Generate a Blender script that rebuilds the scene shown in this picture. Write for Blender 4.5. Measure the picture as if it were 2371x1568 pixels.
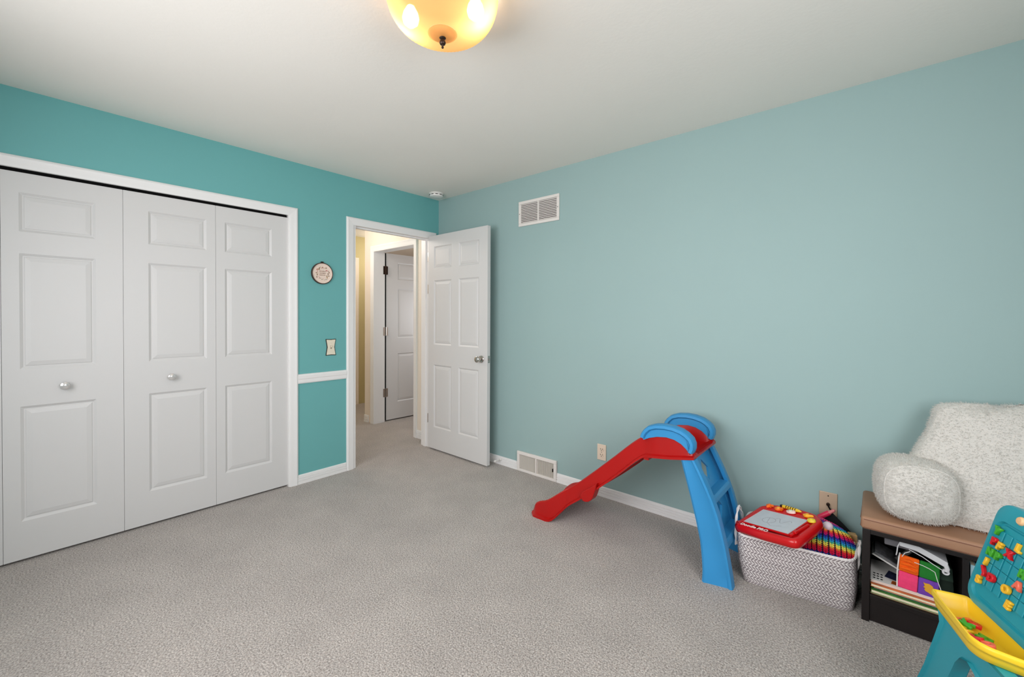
import bpy, bmesh, math, random
from mathutils import Vector, Matrix, Euler
from math import sin, cos, pi, radians, sqrt

random.seed(7)
S = bpy.context.scene
COL = S.collection
for o in list(bpy.data.objects):
    bpy.data.objects.remove(o)


def lin(c):
    return tuple((x / 12.92 if x <= 0.04045 else ((x + 0.055) / 1.055) ** 2.4) for x in c)


def rgb(r, g, b):
    return lin((r / 255.0, g / 255.0, b / 255.0))


# ------------------------------------------------------------------ camera
F_PX, V_AXIS, YAW, PITCH, ROLL = 976.066, 744.03, 49.025, -0.644, 0.254
CAM = Vector((3.325, -2.704, 1.287))
a, b, c = radians(YAW), radians(PITCH), radians(ROLL)
d_ = Vector((-cos(a) * cos(b), sin(a) * cos(b), sin(b)))
r_ = Vector((sin(a), cos(a), 0))
u_ = r_.cross(d_)
r2 = r_ * cos(c) + u_ * sin(c)
u2 = -r_ * sin(c) + u_ * cos(c)
cd = bpy.data.cameras.new('camera')
cam = bpy.data.objects.new('camera', cd)
COL.objects.link(cam)
M = Matrix((r2, u2, -d_)).transposed().to_4x4()
M.translation = CAM
cam.matrix_world = M
cd.sensor_fit = 'HORIZONTAL'
cd.sensor_width = 36.0
cd.lens = F_PX / 2371.0 * 36.0
cd.shift_y = -(784.0 - V_AXIS) / 2371.0
cd.clip_start = 0.02
S.camera = cam

# ------------------------------------------------------------------ view, world, lights
S.view_settings.view_transform = 'Standard'
S.view_settings.look = 'None'
S.view_settings.gamma = 1.0
S.view_settings.use_curve_mapping = False
S.view_settings.exposure = 0.04
S.cycles.use_denoising = True
S.cycles.max_bounces = 10
S.cycles.diffuse_bounces = 7
S.cycles.transparent_max_bounces = 12
S.cycles.sample_clamp_indirect = 6.0
S.cycles.caustics_reflective = False
S.cycles.caustics_refractive = False

W = bpy.data.worlds.new('sky')
S.world = W
W.use_nodes = True
bg = W.node_tree.nodes['Background']
bg.inputs[0].default_value = (*rgb(225, 238, 255), 1)
bg.inputs[1].default_value = 1.0


def area(name, loc, rot, sx, sy, power, col, spread=180):
    l = bpy.data.lights.new(name, 'AREA')
    l.shape = 'RECTANGLE'
    l.size, l.size_y = sx, sy
    l.energy = power
    l.color = col
    l.spread = radians(spread)
    o = bpy.data.objects.new(name, l)
    o.location = loc
    o.rotation_euler = rot
    COL.objects.link(o)
    return o


# daylight through the end window, plus an unseen back fill added for evenness
area('daylight_end', (4.24, -2.20, 1.48), (0, radians(90 - 10), radians(-20)), 1.20, 1.30, 29, (0.985, 0.955, 0.96), 160)
area('back_fill', (2.0, -3.41, 1.50), (radians(90 - 12), 0, 0), 2.1, 1.20, 46, (0.985, 0.955, 0.96), 160)


def point(name, loc, power, col, radius=0.05):
    l = bpy.data.lights.new(name, 'POINT')
    l.energy = power
    l.color = col
    l.shadow_soft_size = radius
    o = bpy.data.objects.new(name, l)
    o.location = loc
    COL.objects.link(o)
    return o


point('hall_fill', (-1.0, -0.75, 2.2), 18, (1.0, 0.93, 0.87), 0.1)  # unseen fill point added to light the hall
point('far_hall_fill', (-1.95, 0.75, 2.1), 8, (1.0, 0.94, 0.84), 0.1)  # unseen fill added to brighten the far hall
point('far_room_fill', (-0.62, 1.0, 1.3), 16, (0.95, 0.97, 1.0), 0.35)  # unseen fill point added for the room across the hall

# ------------------------------------------------------------------ materials
MATS = {}


def mat(name, col, rough=0.5, spec=0.5, var=0.0, vscale=20.0, bump=0.0, bscale=200.0, metal=0.0,
        sheen=0.0, coat=0.0, detail=3.0, emit=None, emit_s=0.0):
    if name in MATS:
        return MATS[name]
    m = bpy.data.materials.new(name)
    m.use_nodes = True
    nt = m.node_tree
    p = nt.nodes['Principled BSDF']
    p.inputs['Roughness'].default_value = rough
    p.inputs['Specular IOR Level'].default_value = spec
    p.inputs['Metallic'].default_value = metal
    if sheen:
        p.inputs['Sheen Weight'].default_value = sheen
    if coat:
        p.inputs['Coat Weight'].default_value = coat
    p.inputs['Base Color'].default_value = (*col, 1)
    tc = None
    if var or bump:
        tc = nt.nodes.new('ShaderNodeTexCoord')
    if var:
        n = nt.nodes.new('ShaderNodeTexNoise')
        n.inputs['Scale'].default_value = vscale
        n.inputs['Detail'].default_value = detail
        nt.links.new(tc.outputs['Object'], n.inputs['Vector'])
        r = nt.nodes.new('ShaderNodeValToRGB')
        r.color_ramp.elements[0].position = 0.3
        r.color_ramp.elements[1].position = 0.7
        r.color_ramp.elements[0].color = (*[x * (1 - var) for x in col], 1)
        r.color_ramp.elements[1].color = (*[min(1, x * (1 + var)) for x in col], 1)
        nt.links.new(n.outputs['Fac'], r.inputs['Fac'])
        nt.links.new(r.outputs['Color'], p.inputs['Base Color'])
    if bump:
        n = nt.nodes.new('ShaderNodeTexNoise')
        n.inputs['Scale'].default_value = bscale
        n.inputs['Detail'].default_value = 2.0
        nt.links.new(tc.outputs['Object'], n.inputs['Vector'])
        bp = nt.nodes.new('ShaderNodeBump')
        bp.inputs['Strength'].default_value = bump
        bp.inputs['Distance'].default_value = 0.004
        nt.links.new(n.outputs['Fac'], bp.inputs['Height'])
        nt.links.new(bp.outputs['Normal'], p.inputs['Normal'])
    if emit:
        p.inputs['Emission Color'].default_value = (*emit, 1)
        p.inputs['Emission Strength'].default_value = emit_s
    MATS[name] = m
    return m


def carpet_material():
    m = bpy.data.materials.new('carpet')
    m.use_nodes = True
    nt = m.node_tree
    L = nt.links.new
    p = nt.nodes['Principled BSDF']
    p.inputs['Roughness'].default_value = 0.95
    p.inputs['Specular IOR Level'].default_value = 0.1
    p.inputs['Sheen Weight'].default_value = 0.25
    tc = nt.nodes.new('ShaderNodeTexCoord')
    fine = nt.nodes.new('ShaderNodeTexNoise')
    fine.inputs['Scale'].default_value = 155
    fine.inputs['Detail'].default_value = 3.0
    fine.inputs['Roughness'].default_value = 0.65
    L(tc.outputs['Object'], fine.inputs['Vector'])
    vor = nt.nodes.new('ShaderNodeTexVoronoi')
    vor.inputs['Scale'].default_value = 150
    L(tc.outputs['Object'], vor.inputs['Vector'])
    big = nt.nodes.new('ShaderNodeTexNoise')
    big.inputs['Scale'].default_value = 3.6
    big.inputs['Detail'].default_value = 5.0
    big.inputs['Roughness'].default_value = 0.6
    L(tc.outputs['Object'], big.inputs['Vector'])
    r1 = nt.nodes.new('ShaderNodeValToRGB')
    r1.color_ramp.elements[0].position = 0.33
    r1.color_ramp.elements[1].position = 0.68
    r1.color_ramp.elements[0].color = (*rgb(119, 110, 104), 1)
    r1.color_ramp.elements[1].color = (*rgb(213, 205, 198), 1)
    L(fine.outputs['Fac'], r1.inputs['Fac'])
    r2_ = nt.nodes.new('ShaderNodeValToRGB')
    r2_.color_ramp.elements[0].position = 0.3
    r2_.color_ramp.elements[1].position = 0.7
    r2_.color_ramp.elements[0].color = (0.84, 0.84, 0.84, 1)
    r2_.color_ramp.elements[1].color = (1, 1, 1, 1)
    L(big.outputs['Fac'], r2_.inputs['Fac'])
    mx = nt.nodes.new('ShaderNodeMix')
    mx.data_type = 'RGBA'
    mx.blend_type = 'MULTIPLY'
    mx.inputs['Factor'].default_value = 1.0
    L(r1.outputs['Color'], mx.inputs[6])
    L(r2_.outputs['Color'], mx.inputs[7])
    L(mx.outputs[2], p.inputs['Base Color'])
    ad = nt.nodes.new('ShaderNodeMath')
    ad.operation = 'ADD'
    L(fine.outputs['Fac'], ad.inputs[0])
    L(vor.outputs['Distance'], ad.inputs[1])
    bp = nt.nodes.new('ShaderNodeBump')
    bp.inputs['Strength'].default_value = 0.62
    bp.inputs['Distance'].default_value = 0.006
    L(ad.outputs[0], bp.inputs['Height'])
    L(bp.outputs['Normal'], p.inputs['Normal'])
    return m


CARPET = carpet_material()
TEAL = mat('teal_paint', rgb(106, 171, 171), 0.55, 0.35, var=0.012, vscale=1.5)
TEAL_LIT = mat('teal_paint_lit_aqua', rgb(150, 176, 175), 0.55, 0.35, var=0.012, vscale=1.5)  # closet wall's teal made paler: this wall's stronger light put into colour
CEIL = mat('ceiling_paint', rgb(236, 232, 225), 0.9, 0.1, var=0.01, vscale=2.0, bump=0.12, bscale=60)
WHITE = mat('white_trim_paint', rgb(232, 231, 230), 0.4, 0.45)
DOORW = mat('white_door_paint', rgb(208, 207, 206), 0.42, 0.45, bump=0.03, bscale=160)
CREAM = mat('cream_hall_paint', rgb(233, 222, 208), 0.7, 0.2)
OLIVE = mat('olive_paint', rgb(196, 184, 140), 0.7, 0.2)
TAUPE = mat('taupe_paint', rgb(178, 166, 158), 0.7, 0.2)
BLACK = mat('black_gap', rgb(12, 12, 12), 0.9, 0.1)
CHROME = mat('satin_nickel', rgb(196, 190, 184), 0.22, 0.5, metal=1.0)
BRONZE = mat('dark_bronze', rgb(62, 48, 40), 0.35, 0.5, metal=0.8)
PLASTW = mat('white_plastic', rgb(230, 228, 224), 0.35, 0.5)
IVORY = mat('ivory_plastic', rgb(222, 206, 186), 0.35, 0.5)
DARKSLOT = mat('dark_slot', rgb(40, 32, 28), 0.6, 0.2)
VENTW = mat('vent_white_metal', rgb(224, 219, 214), 0.4, 0.45)
VENTD = mat('vent_dark_duct', rgb(58, 48, 44), 0.8, 0.1)
RED = mat('red_plastic', rgb(168, 12, 10), 0.30, 0.42, var=0.03, vscale=6)
BLUE = mat('blue_plastic', rgb(48, 138, 194), 0.36, 0.5, var=0.03, vscale=6)
ESPR = mat('espresso_wood', rgb(25, 19, 19), 0.4, 0.45, var=0.15, vscale=14)
TAN = mat('tan_vinyl', rgb(158, 120, 94), 0.5, 0.35, var=0.03, vscale=30, bump=0.06, bscale=250)
TANSEAM = mat('tan_seam', rgb(128, 88, 72), 0.6, 0.2)
SHERPA = mat('sherpa_fleece', rgb(209, 206, 200), 0.95, 0.05, var=0.04, vscale=70, bump=0.6, bscale=120, sheen=0.4)
GREYW = mat('grey_woven_strip', rgb(142, 133, 134), 0.8, 0.15, var=0.12, vscale=40)
WHITEW = mat('white_woven_strip', rgb(238, 232, 230), 0.8, 0.15)
TEALP = mat('teal_plastic', rgb(36, 152, 168), 0.36, 0.5, var=0.02, vscale=8)
TEALD = mat('teal_plastic_groove', rgb(24, 116, 128), 0.4, 0.4)
YEL = mat('yellow_plastic', rgb(240, 200, 40), 0.36, 0.5)
L_RED = mat('letter_red', rgb(214, 24, 34), 0.3, 0.5)
L_YEL = mat('letter_yellow', rgb(246, 190, 44), 0.3, 0.5)
L_GRN = mat('letter_green', rgb(72, 172, 44), 0.3, 0.5)
L_SAL = mat('letter_salmon', rgb(246, 112, 84), 0.3, 0.5)
L_ORA = mat('letter_orange', rgb(246, 120, 40), 0.3, 0.5)

# ------------------------------------------------------------------ mesh helpers


def BM():
    return bmesh.new()


def box(bm, x0, x1, y0, y1, z0, z1, bev=0.0, seg=2, mtx=None):
    r = bmesh.ops.create_cube(bm, size=1.0)
    vs = r['verts']
    bmesh.ops.scale(bm, vec=(abs(x1 - x0), abs(y1 - y0), abs(z1 - z0)), verts=vs)
    bmesh.ops.translate(bm, vec=((x0 + x1) / 2, (y0 + y1) / 2, (z0 + z1) / 2), verts=vs)
    if bev > 0:
        es = list({e for v in vs for e in v.link_edges})
        r = bmesh.ops.bevel(bm, geom=es, offset=bev, segments=seg, profile=0.5, affect='EDGES')
        vs = list({v for f in r['faces'] for v in f.verts} | {v for v in vs if v.is_valid})
    if mtx is not None:
        bmesh.ops.transform(bm, matrix=mtx, verts=vs)
    return vs


def loft(bm, rings, closed=True, caps=True, loop=False):
    """rings of points (same count); closed = each ring is a closed loop."""
    R = [[bm.verts.new(p) for p in ring] for ring in rings]
    n = len(R[0])
    m = len(R)
    for i in range(m if loop else m - 1):
        A, B = R[i], R[(i + 1) % m]
        for j in range(n if closed else n - 1):
            k = (j + 1) % n
            try:
                bm.faces.new((A[j], A[k], B[k], B[j]))
            except ValueError:
                pass
    if caps and closed and not loop:
        try:
            bm.faces.new(list(reversed(R[0])))
            bm.faces.new(R[-1])
        except ValueError:
            pass
    return [v for r in R for v in r]


def tube(bm, pts, rad, n=8, caps=True, closed=False):
    pts = [Vector(p) for p in pts]
    rings = []
    m = len(pts)
    prev = None
    for i, p in enumerate(pts):
        if closed:
            t = (pts[(i + 1) % m] - pts[i - 1]).normalized()
        elif i == 0:
            t = (pts[1] - pts[0]).normalized()
        elif i == m - 1:
            t = (pts[-1] - pts[-2]).normalized()
        else:
            t = (pts[i + 1] - pts[i - 1]).normalized()
        if prev is None:
            up = Vector((0, 0, 1)) if abs(t.z) < 0.9 else Vector((1, 0, 0))
            x = t.cross(up).normalized()
        else:
            x = (prev - t * prev.dot(t)).normalized()
        prev = x
        y = t.cross(x)
        rr = rad[i] if isinstance(rad, (list, tuple)) else rad
        rings.append([p + (x * cos(2 * pi * k / n) + y * sin(2 * pi * k / n)) * rr for k in range(n)])
    return loft(bm, rings, True, caps, loop=closed)


def lathe(bm, prof, n=32, axis='Z', origin=(0, 0, 0), cap=True):
    rings = []
    for (r, h) in prof:
        ring = []
        for k in range(n):
            t = 2 * pi * k / n
            q = (r * cos(t), r * sin(t), h)
            if axis == 'X':
                q = (h, r * cos(t), r * sin(t))
            elif axis == 'Y':
                q = (r * sin(t), h, r * cos(t))
            ring.append(Vector(q) + Vector(origin))
        rings.append(ring)
    return loft(bm, rings, True, cap)


def prism(bm, poly, axis, v0, v1):
    """extrude a 2-D polygon along an axis: 'Y' -> poly in (x,z); 'X' -> (y,z); 'Z' -> (x,y)."""
    def P(q, v):
        if axis == 'Y':
            return (q[0], v, q[1])
        if axis == 'X':
            return (v, q[0], q[1])
        return (q[0], q[1], v)
    return loft(bm, [[P(q, v0) for q in poly], [P(q, v1) for q in poly]])


def sphere(bm, c, r, u=16, v=10, sc=(1, 1, 1), mtx=None):
    res = bmesh.ops.create_uvsphere(bm, u_segments=u, v_segments=v, radius=r)
    vs = res['verts']
    bmesh.ops.scale(bm, vec=sc, verts=vs)
    if mtx is not None:
        bmesh.ops.transform(bm, matrix=mtx, verts=vs)
    bmesh.ops.translate(bm, vec=c, verts=vs)
    return vs


def tag(o, label=None, cat=None, group=None, kind=None):
    if label:
        o['label'] = label
    if cat:
        o['category'] = cat
    if group:
        o['group'] = group
    if kind:
        o['kind'] = kind
    return o


def obj(name, bm, m, parent=None, smooth=False, bevel=0.0, sub=0, angle=40, recalc=True):
    if recalc:
        bmesh.ops.recalc_face_normals(bm, faces=bm.faces)
    me = bpy.data.meshes.new(name)
    bm.to_mesh(me)
    bm.free()
    o = bpy.data.objects.new(name, me)
    COL.objects.link(o)
    for x in (m if isinstance(m, (list, tuple)) else [m]):
        me.materials.append(x)
    if parent is not None:
        o.parent = parent
    if smooth:
        for p in me.polygons:
            p.use_smooth = True
        if angle < 180:
            try:
                me.set_sharp_from_angle(angle=radians(angle))
            except Exception:
                pass
    if bevel:
        mo = o.modifiers.new('bevel', 'BEVEL')
        mo.width = bevel
        mo.segments = 2
        mo.limit_method = 'ANGLE'
        mo.angle_limit = radians(35)
    if sub:
        mo = o.modifiers.new('sub', 'SUBSURF')
        mo.levels = sub
        mo.render_levels = sub
    return o


def thing(name, label, cat, loc=(0, 0, 0), rz=0.0, group=None, mtx=None):
    o = bpy.data.objects.new(name, None)
    COL.objects.link(o)
    o.empty_display_size = 0.05
    if mtx is not None:
        o.matrix_world = mtx
    else:
        o.location = loc
        o.rotation_euler = (0, 0, rz)
    tag(o, label, cat, group)
    return o


def struct(name, bm, m, parent=None, label=None, **k):
    o = obj(name, bm, m, parent, **k)
    if parent is None:
        o['kind'] = 'structure'
    if label:
        o['label'] = label
    return o


def boxobj(name, m, dims, parent=None, bev=0.0, **k):
    bm = BM()
    box(bm, *dims, bev=bev)
    return obj(name, bm, m, parent, **k)


def copy_obj(o, parent):
    c_ = o.copy()
    COL.objects.link(c_)
    c_.parent = parent
    return c_


def text_mesh(body, size, depth, bold=0.0, bev=0.0):
    cu = bpy.data.curves.new('txt', 'FONT')
    cu.body = body
    cu.size = size
    cu.extrude = depth / 2
    cu.offset = bold
    cu.bevel_depth = bev
    cu.bevel_resolution = 1
    cu.resolution_u = 4
    cu.align_x = 'CENTER'
    cu.align_y = 'CENTER'
    o = bpy.data.objects.new('txt', cu)
    COL.objects.link(o)
    dg = bpy.context.evaluated_depsgraph_get()
    me = bpy.data.meshes.new_from_object(o.evaluated_get(dg))
    bpy.data.objects.remove(o)
    bpy.data.curves.remove(cu)
    # recentre on its bounding box
    xs = [v.co.x for v in me.vertices]
    ys = [v.co.y for v in me.vertices]
    zs = [v.co.z for v in me.vertices]
    off = Vector(((min(xs) + max(xs)) / 2, (min(ys) + max(ys)) / 2, min(zs)))
    for v in me.vertices:
        v.co -= off
    return me


def meshobj(name, me, m, parent=None):
    o = bpy.data.objects.new(name, me)
    me.materials.clear()
    me.materials.append(m)
    COL.objects.link(o)
    if parent is not None:
        o.parent = parent
    return o


# ------------------------------------------------------------------ room shell
HC = 2.44
XE, YB = 4.36, -3.46            # end wall, wall behind the camera
CY0, CY1 = -3.246, -1.418       # closet opening
DY0, DY1 = -0.902, -0.103       # bedroom doorway
WT = 0.12

bm = BM(); box(bm, -2.7, XE + .12, YB - .12, 2.2, -0.06, 0.0)
struct('floor', bm, CARPET, label='grey beige cut pile carpet running from the bedroom into the hall')
bm = BM(); box(bm, -2.7, XE + .12, YB - .12, 2.2, HC, HC + .06)
struct('ceiling', bm, CEIL, label='off white painted ceiling')

bm = BM()
box(bm, -WT, 0, YB - .12, CY0, 0, HC)
box(bm, -WT, 0, CY0, CY1, 2.042, HC)
box(bm, -WT, 0, CY1, DY0, 0, HC)
box(bm, -WT, 0, DY0, DY1, 2.062, HC)
box(bm, -WT, 0, DY1, 0, 0, HC)
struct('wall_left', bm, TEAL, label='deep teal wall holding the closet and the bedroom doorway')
bm = BM(); box(bm, 0.0, XE + .12, 0, WT, 0, HC)
struct('wall_right', bm, TEAL_LIT, label='long wall behind the toy slide, its teal paled to aqua for light')


def holed(bm, axis, v0, v1, a0, a1, z0, z1, h):
    """wall slab with one rectangular hole h = (a, b, zlo, zhi)."""
    for (p0, p1, q0, q1) in ((a0, h[0], z0, z1), (h[1], a1, z0, z1), (h[0], h[1], z0, h[2]), (h[0], h[1], h[3], z1)):
        if axis == 'X':
            box(bm, v0, v1, p0, p1, q0, q1)
        else:
            box(bm, p0, p1, v0, v1, q0, q1)


bm = BM(); holed(bm, 'X', XE, XE + .12, YB - .12, WT, 0, HC, (-2.93, -1.47, 0.82, 2.10))
struct('wall_end', bm, TEAL_LIT, label='aqua wall with a window beyond the bench')
bm = BM(); holed(bm, 'Y', YB - .12, YB, 0, XE, 0, HC, (0.92, 3.08, 0.86, 2.14))
struct('wall_back', bm, TEAL_LIT, label='aqua wall with an added window behind the camera')


def window(name, axis, v, a0, a1, z0, z1):
    root = bpy.data.objects.new(name, None)
    COL.objects.link(root)
    tag(root, 'white framed two sash window', None, None, 'structure')

    def bx(bm, p0, p1, q0, q1, d0, d1, bev=0.0):
        if axis == 'X':
            box(bm, v + d0, v + d1, p0, p1, q0, q1, bev)
        else:
            box(bm, p0, p1, v - d1, v - d0, q0, q1, bev)
    bm = BM()
    w = .05
    bx(bm, a0, a0 + w, z0, z1, .03, .10); bx(bm, a1 - w, a1, z0, z1, .03, .10)
    bx(bm, a0 + w, a1 - w, z0, z0 + w, .03, .10); bx(bm, a0 + w, a1 - w, z1 - w, z1, .03, .10)
    mid = (a0 + a1) / 2
    bx(bm, mid - .025, mid + .025, z0 + w, z1 - w, .03, .10)
    obj('window_frame', bm, WHITE, root)
    bm = BM()
    bx(bm, a0 - .06, a0, z0 - .06, z1 + .06, -.015, 0); bx(bm, a1, a1 + .06, z0 - .06, z1 + .06, -.015, 0)
    bx(bm, a0, a1, z1, z1 + .06, -.015, 0); bx(bm, a0 - .08, a1 + .08, z0 - .03, z0, -.05, .0)
    obj('casing', bm, WHITE, root)
    g = bpy.data.materials.new('window_glass')
    g.use_nodes = True
    nt = g.node_tree
    nt.nodes.remove(nt.nodes['Principled BSDF'])
    t = nt.nodes.new('ShaderNodeBsdfTransparent')
    gl = nt.nodes.new('ShaderNodeBsdfGlossy')
    gl.inputs['Roughness'].default_value = 0.02
    mx = nt.nodes.new('ShaderNodeMixShader')
    mx.inputs[0].default_value = 0.06
    nt.links.new(t.outputs[0], mx.inputs[1]); nt.links.new(gl.outputs[0], mx.inputs[2])
    nt.links.new(mx.outputs[0], nt.nodes['Material Output'].inputs[0])
    for p0, p1 in ((a0 + w, mid - .025), (mid + .025, a1 - w)):
        bm = BM(); bx(bm, p0, p1, z0 + w, z1 - w, .06, .066)
        obj('pane', bm, g, root)


window('window_1', 'X', XE, -2.93, -1.47, 0.82, 2.10)
window('window_added_2', 'Y', YB, 0.92, 3.08, 0.86, 2.14)  # unseen window added to go with the back fill light

# hall shell: the wall at y = 0 goes on past the doorway, opening into another room
bm = BM()
box(bm, -0.345, -WT, 0.0, WT, 0, HC)
box(bm, -1.40, -1.225, 0.0, WT, 0, HC)
box(bm, -1.225, -0.345, 0.0, WT, 2.062, HC)
box(bm, -1.40, -1.28, WT, 2.1, 0, HC)
struct('wall_hall', bm, CREAM, label='cream hall wall around the second doorway')
bm = BM(); box(bm, -2.52, -2.40, -1.3, 2.1, 0, HC)
struct('wall_far', bm, OLIVE, label='olive wall at the far end of the hall')
bm = BM(); box(bm, -2.4, -WT, -1.42, -1.30, 0, HC)
struct('wall_near_hall', bm, CREAM, label='cream hall wall hidden behind the closet')
bm = BM()
box(bm, -1.28, 0.12, 1.9, 2.02, 0, HC); box(bm, 0.0, 0.12, WT, 1.9, 0, HC)
struct('wall_far_room', bm, TAUPE, label='taupe wall inside the room across the hall')
bm = BM(); box(bm, -2.4, -1.40, 1.9, 2.02, 0, HC)
struct('wall_hall_end', bm, OLIVE, label='olive wall closing the hall')
bm = BM()
box(bm, -0.75, -0.70, CY0 - .1, CY1 + .1, 0, HC); box(bm, -0.70, -WT, CY0 - .15, CY0 - .1, 0, HC)
box(bm, -0.70, -WT, CY1 + .1, CY1 + .15, 0, HC)
struct('wall_closet', bm, DARKSLOT, label='dark inside of the closet')


# ------------------------------------------------------------------ trims
def fluted(a0, a1, axis, v, sgn, name, label, h=0.07, d=0.013):
    """baseboard with three flutes. axis 'X' runs along x at y = v (sgn = direction into the room)."""
    pr = [(0, 0), (d, 0), (d, h * .26), (d * .45, h * .29), (d * .45, h * .33), (d * .98, h * .37), (d * .98, h * .50), (d * .40, h * .53), (d * .40, h * .57),
          (d * .88, h * .61), (d * .88, h * .73), (d * .34, h * .76), (d * .34, h * .80), (d * .70, h * .83), (d * .60, h * .95), (d * .3, h), (0, h)]
    bm = BM()
    rings = []
    for t in (a0, a1):
        if axis == 'X':
            rings.append([(t, v + sgn * q[0], q[1]) for q in pr])
        else:
            rings.append([(v + sgn * q[0], t, q[1]) for q in pr])
    loft(bm, rings)
    return struct(name, bm, WHITE, label=label)


fluted(0.02, 1.055, 'X', 0, -1, 'baseboard_right_1', 'short white fluted baseboard between the open door and the floor register')
fluted(1.453, XE, 'X', 0, -1, 'baseboard_right_2', 'long white fluted baseboard running behind the slide and bench')
fluted(-1.358, -0.972, 'Y', 0, 1, 'baseboard_left', 'white fluted baseboard between closet and doorway')
fluted(YB, 0, 'Y', XE, -1, 'baseboard_end', 'white baseboard under the end window')
fluted(-1.40, -1.305, 'X', 0, -1, 'baseboard_hall_1', 'short cream baseboard on the hall wall corner', 0.085)
fluted(-0.345, -0.135, 'X', 0, -1, 'baseboard_hall_2', 'small baseboard on the hall wall stub', 0.085)
fluted(0.0, 1.9, 'Y', -1.40, -1, 'baseboard_hall_3', 'baseboard on the side of the hall corner', 0.085)


def casing_profile(w, d):
    return [(0, 0), (w, 0), (w, d * .55), (w * .93, d * .8), (w * .80, d), (w * .62, d * .86), (w * .45, d * .78), (w * .25, d * .72), (w * .06, d * .62), (0, d * .5)]


def frame_casing(name, label, a0, a1, ztop, axis, v, sgn, w=0.066, d=0.016, left=True, right=True, zb=0.0, mt=None, rcut=None, parent=None):
    """mitred casing round an opening a0..a1, height ztop, in the plane axis = v; profile from the opening outwards."""
    pr = casing_profile(w, d)

    def P(al, z, dep):
        return (v + sgn * dep, al, z) if axis == 'X' else (al, v + sgn * dep, z)
    bm = BM()
    if left:
        loft(bm, [[P(a0 - q[0], zb, q[1]) for q in pr], [P(a0 - q[0], ztop + q[0], q[1]) for q in pr]])
    if right:
        lim = rcut if rcut is not None else 9
        loft(bm, [[P(min(a1 + q[0], lim), zb, q[1]) for q in pr], [P(min(a1 + q[0], lim), ztop + q[0], q[1]) for q in pr]])
    lim = rcut if rcut is not None else 9
    loft(bm, [[P(a0 - q[0], ztop + q[0], q[1]) for q in pr], [P(min(a1 + q[0], lim), ztop + q[0], q[1]) for q in pr]])
    return struct(name, bm, mt or WHITE, parent, label=label)


frame_casing('trim_1', 'white casing around the bifold closet doors', CY0, CY1, 2.034, 'X', 0, 1, w=0.062, d=0.016)
frame_casing('trim_2', 'white casing around the bedroom doorway', DY0 - .004, DY1 + .004, 2.045, 'X', 0, 1, w=0.064, d=0.016, rcut=-0.003)
bm = BM()
prr = [(0, .768), (.009, .768), (.013, .776), (.013, .800), (.016, .806), (.016, .826), (.010, .838), (0, .840)]
loft(bm, [[(q[0], -1.357, q[1]) for q in prr], [(q[0], -0.971, q[1]) for q in prr]])
struct('trim_3', bm, WHITE, label='white chair rail between closet and doorway')
# jamb linings
bm = BM()
box(bm, -WT, 0.0, DY0, DY0 + .016, 0, 2.046); box(bm, -WT, 0.0, DY1 - .016, DY1, 0, 2.046); box(bm, -WT, 0, DY0, DY1, 2.046, 2.062)
box(bm, -.075, -.040, DY0 + .016, DY0 + .028, 0, 2.046); box(bm, -.075, -.040, DY1 - .028, DY1 - .016, 0, 2.046); box(bm, -.075, -.04, DY0 + .028, DY1 - .028, 2.034, 2.046)
struct('trim_4', bm, WHITE, label='white jamb and door stop lining the bedroom doorway')
bm = BM()
box(bm, -WT, 0.0, CY1 - .004, CY1, 0, 2.042); box(bm, -WT, 0.0, CY0, CY0 + .004, 0, 2.042); box(bm, -WT, 0, CY0, CY1, 2.036, 2.042)
struct('trim_5', bm, WHITE, label='white jamb lining the closet')
bm = BM(); box(bm, -.055, -.018, CY0 + .01, CY1 - .01, 2.015, 2.036)  # black strip put in for the shaded gap over the doors
struct('trim_6', bm, BLACK, label='black strip standing in for the dark gap above the closet doors')
frame_casing('trim_7', 'white moulded casing around the hall doorway', -1.185, -0.40, 2.045, 'Y', 0, -1, w=0.07, d=0.02, rcut=-0.345)
bm = BM()
box(bm, -1.225, -1.185, 0.0, WT + .02, 0, 2.045); box(bm, -.40, -.345, 0, WT, 0, 2.045); box(bm, -1.225, -.345, 0, WT, 2.045, 2.062)
struct('trim_8', bm, WHITE, label='white jamb of the hall doorway')
frame_casing('trim_9', 'casing around the far hall door', -0.45, 0.402, 2.06, 'X', -2.40, 1, w=0.07, d=0.02, mt=CREAM)


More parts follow.
